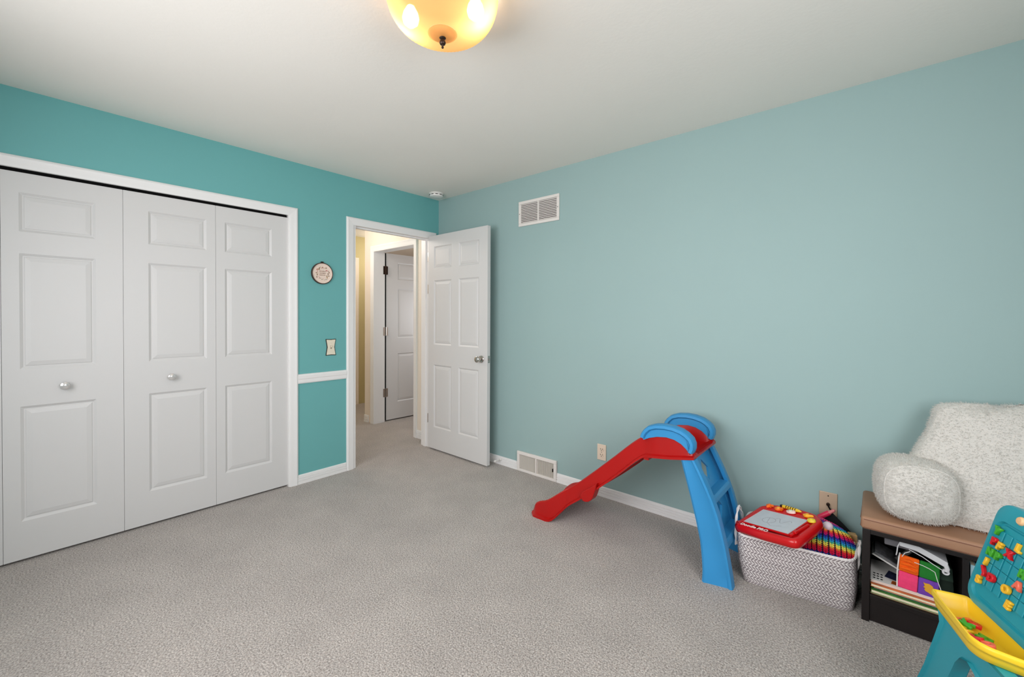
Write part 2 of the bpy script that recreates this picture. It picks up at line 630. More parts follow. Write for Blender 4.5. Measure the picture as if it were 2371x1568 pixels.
# ------------------------------------------------------------------ panel doors
def panel_door(root, w, h, t, cols, rows, front=-1, both=False, mt=DOORW):
    """slab in local coords: x 0..w, z 0..h, front face at y = 0 looking to -y, thickness t to +y.
    cols/rows give the sunk fields; every field is a bevelled hole in the slab with a raised panel part."""
    bm = BM()
    g = 0.008
    xs = sorted({0.0, w} | {q for c_ in cols for q in c_})
    zs = sorted({0.0, h} | {q for r in rows for q in r})
    holes = {(c_, r) for c_ in cols for r in rows}

    def V(x, y, z):
        return bm.verts.new((x, y, z))

    def quad(*p):
        bm.faces.new([V(*q) for q in p])
    for i in range(len(xs) - 1):
        for j in range(len(zs) - 1):
            x0, x1, z0, z1 = xs[i], xs[i + 1], zs[j], zs[j + 1]
            if ((x0, x1), (z0, z1)) in holes:
                e = 0.012
                a0, a1, b0, b1 = x0 + e, x1 - e, z0 + e, z1 - e
                quad((x0, 0, z0), (x1, 0, z0), (a1, g, b0), (a0, g, b0))
                quad((x1, 0, z0), (x1, 0, z1), (a1, g, b1), (a1, g, b0))
                quad((x1, 0, z1), (x0, 0, z1), (a0, g, b1), (a1, g, b1))
                quad((x0, 0, z1), (x0, 0, z0), (a0, g, b0), (a0, g, b1))
                quad((a0, g, b0), (a1, g, b0), (a1, g, b1), (a0, g, b1))
            else:
                quad((x0, 0, z0), (x1, 0, z0), (x1, 0, z1), (x0, 0, z1))
    quad((0, t, 0), (0, t, h), (w, t, h), (w, t, 0))
    quad((0, 0, 0), (0, 0, h), (0, t, h), (0, t, 0))
    quad((w, 0, 0), (w, t, 0), (w, t, h), (w, 0, h))
    quad((0, 0, 0), (0, t, 0), (w, t, 0), (w, 0, 0))
    quad((0, 0, h), (w, 0, h), (w, t, h), (0, t, h))
    bmesh.ops.remove_doubles(bm, verts=bm.verts, dist=1e-5)
    obj('slab', bm, mt, root, bevel=0.0018)
    for c_ in cols:
        for r in rows:
            bm = BM()
            x0, x1, z0, z1 = c_[0] + .016, c_[1] - .016, r[0] + .016, r[1] - .016
            e, f = 0.024, 0.0015
            rings = [[(x0, g, z0), (x1, g, z0), (x1, g, z1), (x0, g, z1)],
                     [(x0 + .004, g - .003, z0 + .004), (x1 - .004, g - .003, z0 + .004), (x1 - .004, g - .003, z1 - .004), (x0 + .004, g - .003, z1 - .004)],
                     [(x0 + e, f, z0 + e), (x1 - e, f, z0 + e), (x1 - e, f, z1 - e), (x0 + e, f, z1 - e)]]
            loft(bm, rings)
            obj('panel', bm, mt, root)


BIF_ROWS = ((.197, .795), (.988, 1.588), (1.700, 1.902))
W4 = (CY1 - CY0) / 4


def knob_bm(bm, scale=1.0):
    pr = [(.010, 0), (.010, -.004), (.006, -.006), (.006, -.014), (.012, -.018), (.018, -.022), (.0195, -.027), (.018, -.032), (.012, -.035), (.004, -.0362)]
    lathe(bm, [(r * scale, h * scale) for r, h in pr], 24, 'Y')


for i in range(4):
    y0 = CY0 + W4 * i
    root = bpy.data.objects.new('door_%d' % (i + 1), None)
    COL.objects.link(root)
    # local x runs to -y ... rotate so that the front (-y local) looks to +x
    root.matrix_world = Matrix.Translation((-0.016, y0 + .0007, 0.014)) @ Matrix.Rotation(radians(90), 4, 'Z')
    place = ('outermost left bifold closet leaf, mostly outside the picture', 'bifold closet leaf with an oval looking knob, left of the middle seam',
             'bifold closet leaf with a round knob, right of the middle seam', 'narrowest looking bifold closet leaf beside the casing, without a knob')[i]
    tag(root, 'white three panel ' + place, None, None, 'structure')
    cw = W4 - .0014
    c0 = (.060, .342) if i % 2 == 1 else (.113, .406)
    if i == 3:
        c0 = (.052, .344)
    if i == 0:
        c0 = (.113, .406)
    panel_door(root, cw, 2.004, .03, (c0,), BIF_ROWS)
    if i in (1, 2):
        bm = BM(); knob_bm(bm, 1.08)
        kx = .218
        k = obj('knob', bm, mat('knob_enamel', rgb(206, 204, 202), 0.14, 0.6, metal=0.35), root, smooth=True)
        k.location = (kx, 0, 0.888)
        k['label'] = 'round glossy white knob'

# bedroom door, swung open against the right wall
DW, DH = 0.805, 2.040
droot = bpy.data.objects.new('door_5', None)
COL.objects.link(droot)
droot.matrix_world = Matrix.Translation((0.028, -0.147, 0.016)) @ Matrix.Rotation(radians(-0.3), 4, 'Z')
tag(droot, 'white six panel bedroom door standing open against the aqua wall', None, None, 'structure')
ROWS6 = ((.208, .808), (1.0, 1.612), (1.722, 1.935))
panel_door(droot, DW, DH, .035, ((.085, .340), (.440, .700)), ROWS6)
bm = BM()
lathe(bm, [(.030, 0.0), (.031, -.004), (.026, -.010), (.012, -.012), (.010, -.030), (.016, -.036), (.025, -.042), (.027, -.052), (.025, -.060), (.018, -.065), (.006, -.066)], 28, 'Y')
k = obj('door_knob', bm, CHROME, droot, smooth=True); k.location = (0.735, 0, 0.905); k['label'] = 'satin nickel door knob'
bm = BM()
lathe(bm, [(.030, 0.0), (.031, .004), (.026, .010), (.012, .012), (.010, .022), (.020, .028), (.022, .034), (.012, .040)], 28, 'Y')
k = obj('door_knob', bm, CHROME, droot, smooth=True); k.location = (0.735, .035, 0.905); k['label'] = 'satin nickel door knob'
bm = BM(); box(bm, DW, DW + .0015, .008, .028, .875, .935); box(bm, DW, DW + .009, .012, .024, .898, .914, .003)
obj('latch_plate', bm, CHROME, droot)


def hinge(bm, x, y, z, hh=.09, r=.0075):
    lathe(bm, [(0.003, -.006), (r * .9, -.004), (r, 0), (r, hh), (r * .9, hh + .004), (.003, hh + .006)], 12, 'Z', (x, y, z))
    for q in (.33, .66):
        lathe(bm, [(r * 1.06, hh * q - .001), (r * 1.06, hh * q + .001)], 12, 'Z', (x, y, z))


for z in (0.22, 1.48, ):
    bm = BM(); hinge(bm, -.012, .018, z + .01); box(bm, -.030, -.010, .016, .0195, z + .01, z + .10)
    obj('hinge', bm, CHROME, droot, smooth=True)
bm = BM(); hinge(bm, -.012, .018, 1.80); box(bm, -.030, -.010, .016, .0195, 1.80, 1.89)
obj('hinge', bm, CHROME, droot, smooth=True)

# door of the room across the hall: hinged on the left jamb, open into that room
hroot = bpy.data.objects.new('door_6', None)
COL.objects.link(hroot)
hroot.matrix_world = Matrix.Translation((-1.194, 0.165, 0.014)) @ Matrix.Rotation(radians(88.0), 4, 'Z')
tag(hroot, 'white six panel door with dark hinges seen through the doorway', None, None, 'structure')
panel_door(hroot, 0.78, 2.036, .035, ((.155, .405), (.47, .70)), ROWS6)
for z, mm in ((0.29, CHROME), (1.035, CHROME), (1.775, BRONZE)):
    bm = BM()
    hinge(bm, -.012, -.012, z, .10, .009)
    box(bm, -.046, -.012, -.012, -.009, z, z + .10); box(bm, -.012, .016, -.012, .0, z, z + .10)
    hg = obj('hinge', bm, mm, hroot)
    if mm is BRONZE:
        hg['label'] = 'dark bronze hinge'
bm = BM(); box(bm, -.024, .0, .006, .012, 0, 2.036)
obj('shadow_gap', bm, BLACK, hroot)
# bifold at the far end of the hall
froot = bpy.data.objects.new('door_7', None)
COL.objects.link(froot)
froot.matrix_world = Matrix.Translation((-2.385, -0.445, 0.014)) @ Matrix.Rotation(radians(90), 4, 'Z')
tag(froot, 'cream bifold door at the far end of the hall', None, None, 'structure')
panel_door(froot, 0.842, 2.026, .03, ((.06, .36), (.48, .782)), BIF_ROWS, mt=CREAM)
bm = BM(); box(bm, .78, .842, -.004, .02, 2.028, 2.042); box(bm, .80, .842, -.004, .02, -.010, -.002)  # black boxes put in for the dark gaps at the bifold's top and bottom
obj('pivot_gap', bm, BLACK, froot)


# ------------------------------------------------------------------ wall and ceiling fittings
# smoke detector
t = thing('smoke_detector', 'small white round smoke detector on the ceiling in the room corner', 'smoke detector', (0.176, -0.172, HC))
bm = BM(); lathe(bm, [(.066, 0), (.068, -.004), (.067, -.010), (.060, -.012)], 32); obj('base', bm, PLASTW, t, smooth=True)
bm = BM(); lathe(bm, [(.058, -.010), (.064, -.014), (.064, -.022), (.058, -.032), (.040, -.038), (.0, -.039)], 32); obj('cover', bm, PLASTW, t, smooth=True)
for k in range(10):
    bm = BM(); an = 2 * pi * k / 10
    box(bm, .061, .0652, -.011, .011, -.0215, -.0165, mtx=Matrix.Rotation(an, 4, 'Z'))
    obj('vent_slot', bm, DARKSLOT, t)

# ceiling light -------------------------------------------------------------
LX, LY = 2.165, -1.745
t = thing('ceiling_light', 'amber ribbed glass dome ceiling light with a dark finial', 'ceiling light', (LX, LY, HC))
bm = BM(); lathe(bm, [(.10, 0), (.165, 0), (.168, -.008), (.150, -.022), (.06, -.026)], 48); obj('canopy', bm, BRONZE, t, smooth=True)


def glass_mat(name, tint, tr):
    g = bpy.data.materials.new(name)
    g.use_nodes = True
    nt = g.node_tree
    nt.nodes.remove(nt.nodes['Principled BSDF'])
    L = nt.links.new
    tb = nt.nodes.new('ShaderNodeBsdfTransparent'); tb.inputs[0].default_value = (*tint, 1)
    tl = nt.nodes.new('ShaderNodeBsdfTranslucent'); tl.inputs[0].default_value = (*tint, 1)
    df = nt.nodes.new('ShaderNodeBsdfDiffuse'); df.inputs[0].default_value = (*tint, 1)
    gl = nt.nodes.new('ShaderNodeBsdfGlossy'); gl.inputs['Roughness'].default_value = 0.12
    m1 = nt.nodes.new('ShaderNodeMixShader'); m1.inputs[0].default_value = 0.25
    L(tl.outputs[0], m1.inputs[1]); L(df.outputs[0], m1.inputs[2])
    m2 = nt.nodes.new('ShaderNodeMixShader'); m2.inputs[0].default_value = tr
    L(m1.outputs[0], m2.inputs[1]); L(tb.outputs[0], m2.inputs[2])
    m3 = nt.nodes.new('ShaderNodeMixShader'); m3.inputs[0].default_value = 0.07
    L(m2.outputs[0], m3.inputs[1]); L(gl.outputs[0], m3.inputs[2])
    L(m3.outputs[0], nt.nodes['Material Output'].inputs[0])
    return g


AMBER = glass_mat('amber_glass', rgb(250, 210, 150), 0.20)
AMBER2 = glass_mat('amber_glass_boss', rgb(236, 184, 120), 0.2)
dome_prof = [(.184, -.030), (.192, -.036), (.192, -.050), (.189, -.070), (.181, -.095), (.168, -.117), (.150, -.136), (.127, -.150), (.100, -.160), (.072, -.165), (.050, -.167)]
NR = 144
bm = BM()
rings = []
for (r, h) in dome_prof:
    rings.append([((r + (.0014 if k % 2 else -.0006)) * cos(2 * pi * k / NR), (r + (.0014 if k % 2 else -.0006)) * sin(2 * pi * k / NR), h) for k in range(NR)])
loft(bm, rings, True, False)
obj('glass_dome', bm, AMBER, t, smooth=True, angle=180)
NR = 72
bm = BM()
rings = []
for (r, h, amp) in ((.050, -.167, .0), (.046, -.166, .0012), (.040, -.172, .002), (.030, -.1775, .002), (.020, -.180, .0012), (.006, -.181, 0)):
    rings.append([((r) * cos(2 * pi * k / NR), (r) * sin(2 * pi * k / NR), h + (amp if k % 2 else -amp)) for k in range(NR)])
loft(bm, rings, True, False)
obj('glass_boss', bm, AMBER2, t, smooth=True, angle=180)
bm = BM(); lathe(bm, [(.0, -.168), (.013, -.170), (.0135, -.178), (.010, -.183), (.005, -.186), (.005, -.189), (.010, -.192), (.0115, -.197), (.009, -.203), (.004, -.206), (.003, -.209), (.0045, -.212), (.0035, -.216), (.0, -.217)], 20)
obj('finial', bm, BRONZE, t, smooth=True)
BULB = mat('lit_bulb', (1, 1, 1), emit=(1.0, 0.80, 0.54), emit_s=27.0)
for bx_, by_ in ((-.100, -.062), (.100, .062)):
    bm = BM(); lathe(bm, [(.0, .028), (.012, .026), (.014, .010), (.026, -.012), (.030, -.030), (.026, -.046), (.014, -.057), (.0, -.060)], 20)
    o = obj('bulb', bm, BULB, t, smooth=True); o.location = (bx_, by_, -.070)
    bm = BM(); lathe(bm, [(.016, .03), (.017, .0), (.013, -.002)], 16); o2 = obj('socket', bm, BRONZE, o); o2.location = (0, 0, .012)

# embroidery hoop ------------------------------------------------------------
t = thing('embroidery_hoop', 'round embroidery hoop with a stitched flower wreath on the teal wall', 'embroidery hoop', (0.001, -1.173, 1.620))
HOOPW = mat('dark_hoop_wood', rgb(66, 48, 40), 0.55, 0.3, var=0.2, vscale=60)
LINEN = mat('linen_cloth', rgb(232, 212, 198), 0.9, 0.1, var=0.05, vscale=120, bump=0.25, bscale=900)
bm = BM(); lathe(bm, [(.078, 0), (.084, 0), (.084, .016), (.078, .018), (.078, 0)], 56, 'X', cap=False); obj('hoop_ring', bm, HOOPW, t)
bm = BM(); lathe(bm, [(0.0, .012), (.060, .0125), (.076, .014), (.0782, .016), (.0782, .001), (0, .001)], 48, 'X'); obj('fabric', bm, LINEN, t, smooth=True)
bm = BM(); box(bm, .004, .013, -.008, -.002, .083, .094, .001); box(bm, .004, .013, .002, .008, .083, .094, .001)
tube(bm, [(.0085, -.014, .089), (.0085, .014, .089)], .002, 8); obj('screw', bm, BRONZE, t)
TH = [mat('thread_green', rgb(120, 140, 110), .8, .1), mat('thread_brown', rgb(150, 122, 106), .8, .1), mat('thread_pink', rgb(196, 120, 122), .8, .1), mat('thread_gold', rgb(176, 146, 96), .8, .1)]
rr = random.Random(3)
bms = [BM() for _ in TH]
for k in range(40):
    an = 2 * pi * k / 40 + rr.uniform(-.05, .05)
    rad = .046 + rr.uniform(-.009, .009)
    ci = rr.choice((0, 0, 1, 1, 2, 3))
    cy, cz = rad * sin(an), rad * cos(an)
    if ci == 0 or rr.random() < .5:   # leaf
        mtx = Matrix.Translation((.0135, cy, cz)) @ Matrix.Rotation(rr.uniform(0, pi), 4, 'X')
        sphere(bms[ci], (0, 0, 0), 1, 8, 5, (.0012, .0015, .0044), mtx)
    else:                              # flower
        for q in range(5):
            a2 = 2 * pi * q / 5
            sphere(bms[ci], (.0135, cy + .0032 * sin(a2), cz + .0032 * cos(a2)), .0022, 6, 4, (.5, 1, 1))
        sphere(bms[3], (.0140, cy, cz), .0016, 6, 4, (.6, 1, 1))
for q, m_, nm in zip(bms, TH, ('green', 'brown', 'pink', 'gold')):
    o = obj('stitches', q, m_, t, smooth=True); o['kind'] = 'stuff'; o['label'] = nm + ' embroidery stitches of the wreath'
# stitched lettering inside the wreath: short strokes, unreadable in the photograph
bm = BM()
for row in range(3):
    z0 = .016 - row * .015
    yy = -.026 + rr.uniform(0, .004)
    while yy < .024:
        w_ = rr.uniform(.003, .006)
        tube(bm, [(.0135, yy, z0 - .003), (.0138, yy + w_ * .4, z0 + .005), (.0135, yy + w_, z0 - .002)], .0008, 5)
        yy += w_ + .0022
o = obj('stitches', bm, TH[1], t); o['kind'] = 'stuff'; o['label'] = 'brown stitched words in the middle of the wreath'

# light switch ---------------------------------------------------------------
t = thing('light_switch', 'ivory light switch with a pinched dark edged plate beside the doorway', 'light switch', (0.001, -1.101, 1.034))
CRM = mat('cream_plate', rgb(226, 218, 198), 0.4, 0.45)


def pinch(hw, hh, p, n=10):
    pts = []
    for k in range(n):                      # right side bottom->top, pinched
        s = -1 + 2 * k / n
        pts.append((hw - p * (1 - abs(s)) ** 1.0, s * hh))
    for k in range(n):
        s = 1 - 2 * k / n
        pts.append((s * hw, hh - p * .25 * (1 - abs(s))))
    for k in range(n):
        s = 1 - 2 * k / n
        pts.append((-hw + p * (1 - abs(s)), s * hh))
    for k in range(n):
        s = -1 + 2 * k / n
        pts.append((s * hw, -hh + p * .25 * (1 - abs(s))))
    return pts


bm = BM(); prism(bm, pinch(.0415, .0660, .010), 'X', 0, .004); obj('plate_edge', bm, BRONZE, t)
bm = BM(); prism(bm, pinch(.0365, .0610, .010), 'X', .003, .008); obj('plate', bm, CRM, t, bevel=.0015)
bm = BM(); box(bm, .006, .0085, -.006, .006, -.013, .013); obj('toggle_slot', bm, mat('switch_shadow', rgb(150, 140, 122), .6, .2), t)
bm = BM(); box(bm, -.004, .012, -.0042, .0042, -.006, .006, .0015, mtx=Matrix.Translation((.008, 0, .003)) @ Matrix.Rotation(radians(-25), 4, 'Y')); obj('toggle', bm, CRM, t)
for z in (-.030, .030):
    bm = BM(); lathe(bm, [(.0032, 0), (.0032, .0086), (.0, .0092)], 12, 'X', (0, 0, z)); obj('screw', bm, IVORY, t)

# duplex outlet on the right wall --------------------------------------------
t = thing('wall_outlet', 'ivory double wall outlet low on the aqua wall left of the slide', 'outlet', (1.838, -0.001, 0.316))
bm = BM(); box(bm, -.035, .035, -.006, 0, -.057, .057, .003); obj('plate', bm, IVORY, t)
for z in (-.020, .020):
    bm = BM()
    pts = [(.0165 * cos(q * pi / 12), max(-.0125, min(.0125, .0165 * sin(q * pi / 12)))) for q in range(24)]
    prism(bm, [(x, z + zz) for x, zz in pts], 'Y', -.0085, -.004); f = obj('receptacle', bm, IVORY, t)
    bm = BM(); box(bm, -.0085, -.0055, -.0092, -.008, z - .001, z + .009); box(bm, .0055, .0085, -.0092, -.008, z - .001, z + .008)
    lathe(bm, [(.0028, -.0092), (.0028, -.008)], 10, 'Y', (0, 0, z - .0075)); obj('slot', bm, DARKSLOT, f)
bm = BM(); lathe(bm, [(.003, -.006), (.003, -.0072), (0, -.0078)], 10, 'Y'); obj('screw', bm, CHROME, t)

# cable jack plate -------------------------------------------------------------
t = thing('cable_jack', 'beige cable jack plate behind the toy basket with a dark connector', 'cable jack', (3.141, -0.001, 0.330))
BEIGE = mat('beige_plate', rgb(190, 166, 142), 0.4, 0.45)
bm = BM(); box(bm, -.038, .038, -.006, 0, -.060, .060, .003); obj('plate', bm, BEIGE, t)
bm = BM(); lathe(bm, [(.0075, -.004), (.0075, -.014), (.006, -.015), (.006, -.022), (.002, -.022)], 14, 'Y'); obj('connector', bm, BRONZE, t)
bm = BM(); tube(bm, [(0, -.018, -.002), (.004, -.022, -.010), (.010, -.018, -.022)], .0035, 8); obj('cable_stub', bm, BLACK, t)
for z in (-.042, .042):
    bm = BM(); lathe(bm, [(.003, -.006), (.003, -.0072), (0, -.0078)], 10, 'Y', (0, 0, z)); obj('screw', bm, DARKSLOT, t)

# return air vent high on the right wall ------------------------------------------
t = thing('air_vent', 'white slatted air vent high on the aqua wall', 'air vent', (1.256, -0.001, 2.137))
hw, hh, fr = .204, .103, .024
bm = BM()
box(bm, -hw, hw, -.010, 0, hh - fr, hh, .003); box(bm, -hw, hw, -.010, 0, -hh, -hh + fr, .003)
box(bm, -hw, -hw + fr, -.010, 0, -hh + fr, hh - fr, .003); box(bm, hw - fr, hw, -.010, 0, -hh + fr, hh - fr, .003)
box(bm, -.006, .006, -.010, 0, -hh + fr, hh - fr, .002)
obj('frame', bm, VENTW, t)
bm = BM(); box(bm, -hw + fr, hw - fr, -.0012, -.0002, -hh + fr, hh - fr); obj('duct', bm, VENTD, t)
for sx in (-1, 1):
    for k in range(12):
        z = -hh + fr + .006 + k * ((2 * hh - 2 * fr - .012) / 11)
        bm = BM()
        cx = sx * (hw - fr + .006) / 2
        box(bm, cx - (hw - fr - .006) / 2, cx + (hw - fr - .006) / 2, -.0045, .0045, -.0008, .0008, mtx=Matrix.Translation((0, -.0055, z)) @ Matrix.Rotation(radians(-42), 4, 'X'))
        obj('slat', bm, VENTW, t)
for sx in (-1, 1):
    bm = BM(); lathe(bm, [(.004, -.010), (.004, -.0114), (0, -.012)], 10, 'Y', (sx * (hw - fr / 2), 0, 0)); obj('screw', bm, CHROME, t)

# floor register in the baseboard ---------------------------------------------------
t = thing('floor_register', 'white metal wall register at floor level left of the slide', 'register', (1.254, -0.001, 0.0))
hw = .199
bm = BM()
box(bm, -hw, hw, -.020, 0, .140, .166, .003); box(bm, -hw, hw, -.020, 0, .001, .022, .003)
box(bm, -hw, -hw + .026, -.020, 0, .022, .140, .003); box(bm, hw - .026, hw, -.020, 0, .022, .140, .003)
box(bm, -.006, .006, -.020, 0, .022, .140, .002)
obj('frame', bm, VENTW, t)
GRV = mat('register_louver', rgb(206, 202, 194), .5, .35)
bm = BM(); box(bm, -hw + .026, hw - .026, -.003, -.001, .022, .140); obj('damper', bm, GRV, t)
for sx in (-1, 1):
    for k in range(16):
        x = sx * (.012 + k * (hw - .026 - .016) / 15)
        bm = BM(); box(bm, -.0008, .0008, -.0115, -.003, .024, .138, mtx=Matrix.Translation((x, 0, 0)) @ Matrix.Rotation(radians(25 * sx), 4, 'Z'))
        obj('louver', bm, GRV, t)
bm = BM(); box(bm, hw - .034, hw - .029, -.026, -.012, .075, .100, .001); obj('lever', bm, DARKSLOT, t)

# spring door stop ---------------------------------------------------------------
t = thing('door_stop', 'small white spring door stop on the baseboard behind the open door', 'door stop', (0.862, -0.0125, 0.047))
bm = BM(); lathe(bm, [(.011, 0), (.011, -.005), (.006, -.008)], 16, 'Y'); obj('base', bm, PLASTW, t)
bm = BM(); tube(bm, [(.0055 * cos(k * .7), -.007 - k * .0009, .0055 * sin(k * .7)) for k in range(62)], .0012, 5); obj('spring', bm, PLASTW, t, smooth=True)
bm = BM(); lathe(bm, [(.004, -.060), (.0085, -.062), (.0085, -.074), (.006, -.078), (0, -.079)], 16, 'Y'); obj('tip', bm, PLASTW, t, smooth=True)

# ------------------------------------------------------------------ toy slide
YN, YF = -0.520, -0.165


def interp(pts, x):
    pts = sorted(pts)
    if x <= pts[0][0]:
        return pts[0][1]
    for (x0, z0), (x1, z1) in zip(pts, pts[1:]):
        if x <= x1:
            f = (x - x0) / (x1 - x0)
            return z0 + f * (z1 - z0)
    return pts[-1][1]


TOP = [(2.640, .596), (2.628, .609), (2.605, .636), (2.581, .658), (2.555, .672), (2.528, .680), (2.49, .682), (2.453, .676), (2.41, .662), (2.371, .643), (2.33, .613), (2.289, .579), (2.203, .498), (2.098, .402), (1.970, .289), (1.90, .236), (1.849, .200), (1.80, .160), (1.765, .132), (1.735, .115), (1.70, .103), (1.675, .090), (1.648, .068), (1.625, .035)]
BOT = [(2.640, .576), (2.52, .552), (2.41, .537), (2.384, .532), (2.35, .512), (2.318, .484), (2.218, .385), (2.099, .280), (1.996, .196), (1.954, .164), (1.905, .128), (1.87, .095), (1.84, .055), (1.80, .012), (1.775, .0), (1.62, .0)]
FLO = [(2.640, .590), (2.625, .588), (2.60, .572), (2.56, .568), (2.45, .566), (2.40, .556), (2.35, .530), (2.30, .490), (2.218, .415), (2.098, .315), (1.97, .212), (1.90, .158), (1.84, .122), (1.78, .100), (1.72, .085), (1.68, .066), (1.65, .040), (1.625, .012)]
slide = thing('toddler_slide', 'red and blue plastic toddler slide standing along the aqua wall', 'toy slide', (2.2, -0.34, 0))
OFF = Vector((2.2, -0.34, 0))
xs_ = [2.640, 2.630, 2.615, 2.60, 2.581, 2.555, 2.528, 2.49, 2.453, 2.41, 2.384, 2.36, 2.33, 2.30, 2.26, 2.20, 2.14, 2.08, 2.02, 1.97, 1.93, 1.90, 1.87, 1.845, 1.82, 1.80, 1.78, 1.76, 1.735, 1.71, 1.69, 1.67, 1.655, 1.64, 1.628]
bm = BM()
rings = []
for x in xs_:
    zb, zt, zf = interp(BOT, x), interp(TOP, x), interp(FLO, x)
    zf = min(zf, zt - .004)
    # the chute narrows on the run and flares out at the foot
    inset = .0
    if 1.86 < x < 2.40:
        inset = .012
    fl = 0.0
    if x < 1.86:
        fl = .030 * min(1, (1.86 - x) / .10)
    if x < 1.66:
        fl -= .030 * ((1.66 - x) / .032)
    yn, yf = YN + inset - fl, YF - inset + fl
    lo = 0.020 if x < 1.86 else 0.0       # outward skirt at the very bottom
    ring = [(x, yn - .014 - lo * .6, zb), (x, yn - .014 - lo * .6, zb + .012), (x, yn - .002 - lo * .25, min(zb + .019, zt - .002)), (x, yn + .002, zt - .008), (x, yn + .010, zt), (x, yn + .020, zt - .004),
            (x, yn + .034, zf + .012), (x, yn + .055, zf), (x, (yn + yf) / 2, zf - .004), (x, yf - .055, zf), (x, yf - .034, zf + .012),
            (x, yf - .020, zt - .004), (x, yf - .010, zt), (x, yf - .002, zt - .008), (x, yf + lo * .25, min(zb + .016, zt - .002)), (x, yf + .010 + lo * .6, zb + .010), (x, yf + .010 + lo * .6, zb),
            (x, yf - .008, zb), (x, yf - .020, max(zb, min(zt, zf) - .014)), (x, (yn + yf) / 2, max(zb + .001, zf - .018)), (x, yn + .020, max(zb, min(zt, zf) - .014)), (x, yn + .008, zb)]
    rings.append([Vector(p) - OFF for p in ring])
loft(bm, rings)
obj('chute', bm, RED, slide, smooth=True, angle=28)
# stop bumps under the chute and a boss under the platform
for y0, y1 in ((YN - .015, YN + .045),):
    bm = BM()
    prism(bm, [(x - 2.2, z) for x, z in ((2.098, .315), (2.084, .262), (2.070, .222), (2.060, .206), (2.042, .192), (2.020, .186), (2.004, .188), (1.997, .198), (1.985, .212), (2.0, .240))], 'Y', y0 + .34, y1 + .34)
    obj('stop_lug', bm, RED, slide, bevel=.004)
bm = BM(); box(bm, 2.372 - 2.2, 2.402 - 2.2, YN + .34 + .002, YF + .34 - .002, .515, .540, .004); obj('hinge_boss', bm, RED, slide)

RAIL = [(2.365, .640), (2.372, .660), (2.384, .678), (2.406, .699), (2.443, .713), (2.490, .719), (2.536, .717), (2.575, .708), (2.602, .694), (2.624, .675), (2.634, .652), (2.634, .628), (2.626, .606)]
for yc in (YN + .012, YF - .012):
    bm = BM()
    low = [(x, interp(TOP, x) - .020) for x in (2.62, 2.60, 2.575, 2.54, 2.50, 2.45, 2.41, 2.375)]
    inner = [(x - (x - 2.5) * .06, z - .010) for x, z in RAIL]
    prism(bm, [(x - 2.2, z) for x, z in inner + low], 'Y', yc + .34 - .017, yc + .34 + .017)
    rl = obj('hand_rail', bm, BLUE, slide, smooth=True, angle=30)
    rl['label'] = 'blue arched hand rail'
    bm = BM()
    rings = []
    for i, (x, z) in enumerate(RAIL):
        p0 = RAIL[max(0, i - 1)]; p1 = RAIL[min(len(RAIL) - 1, i + 1)]
        tx, tz = p1[0] - p0[0], p1[1] - p0[1]
        l_ = sqrt(tx * tx + tz * tz); nx, nz = -tz / l_, tx / l_
        if nz < 0 and i < 9:
            nx, nz = -nx, -nz
        if i >= 9:
            nx, nz = abs(nx), -nz if tz > 0 else nz
        y_ = yc + .34
        q = []
        for (dy, dn) in ((-.030, .002), (-.031, -.012), (-.024, -.018), (.024, -.018), (.031, -.012), (.030, .002), (.020, .007), (-.020, .007)):
            q.append((x - 2.2 + nx * dn, y_ + dy, z + nz * dn))
        rings.append(q)
    loft(bm, rings)
    obj('rail_cap', bm, BLUE, rl, smooth=True, angle=45)

SB = [(0.0, 2.690), (.05, 2.689), (.10, 2.683), (.181, 2.671), (.275, 2.650), (.391, 2.621), (.562, 2.574), (.58, 2.570)]
SF = [(0.0, 2.822), (.019, 2.818), (.08, 2.808), (.179, 2.790), (.25, 2.774), (.325, 2.754), (.391, 2.730), (.45, 2.704), (.52, 2.670), (.58, 2.638)]


def zl(tab, z):
    return interp(tab, z)


for side, yc, sg in ((0, YN - .002, -1), (1, YF + .002, 1)):
    bm = BM()
    rings = []
    for z in (0.0, .012, .05, .10, .14, .181, .23, .275, .33, .391, .45, .52, .574):
        xb, xf = zl(SB, z), zl(SF, z)
        if side == 1:
            xf -= .012
            xb += .0
        fl = max(0, (.20 - z) / .20) ** 1.6 * .030          # foot flares outwards at the back edge
        flf = max(0, (.03 - z) / .03) * .006
        th = .036
        o0 = yc + sg * fl
        o1 = yc + sg * flf
        q = [(xb, o0, z), (xb + .010, o0 + sg * .006, z), (xb + .018, o0 + sg * .001, z), (xf - .022, o1 + sg * .001, z), (xf - .014, o1 + sg * .007, z), (xf - .003, o1 + sg * .005, z), (xf, o1 - sg * .004, z),
             (xf, o1 - sg * th, z), (xf - .02, o1 - sg * th, z), (xf - .024, o1 - sg * .010, z), (xb + .02, o0 - sg * .010, z), (xb, o0 - sg * th * .6, z)]
        rings.append([Vector(p) - OFF for p in q])
    loft(bm, rings)
    o = obj('ladder_side', bm, BLUE, slide, smooth=True, angle=50)
    o['label'] = 'blue ladder stile'
for zc in (.395, .195):
    bm = BM()
    x1 = zl(SF, zc) - .004
    y0, y1 = YN + .030, YF - .030
    prof = [(x1 - .085, zc), (x1 - .010, zc), (x1, zc - .006), (x1 + .006, zc - .030), (x1, zc - .036), (x1 - .012, zc - .030), (x1 - .085, zc - .012)]
    prism(bm, [(x - 2.2, z) for x, z in prof], 'Y', y0 + .34, y1 + .34)
    obj('step', bm, BLUE, slide, bevel=.004)
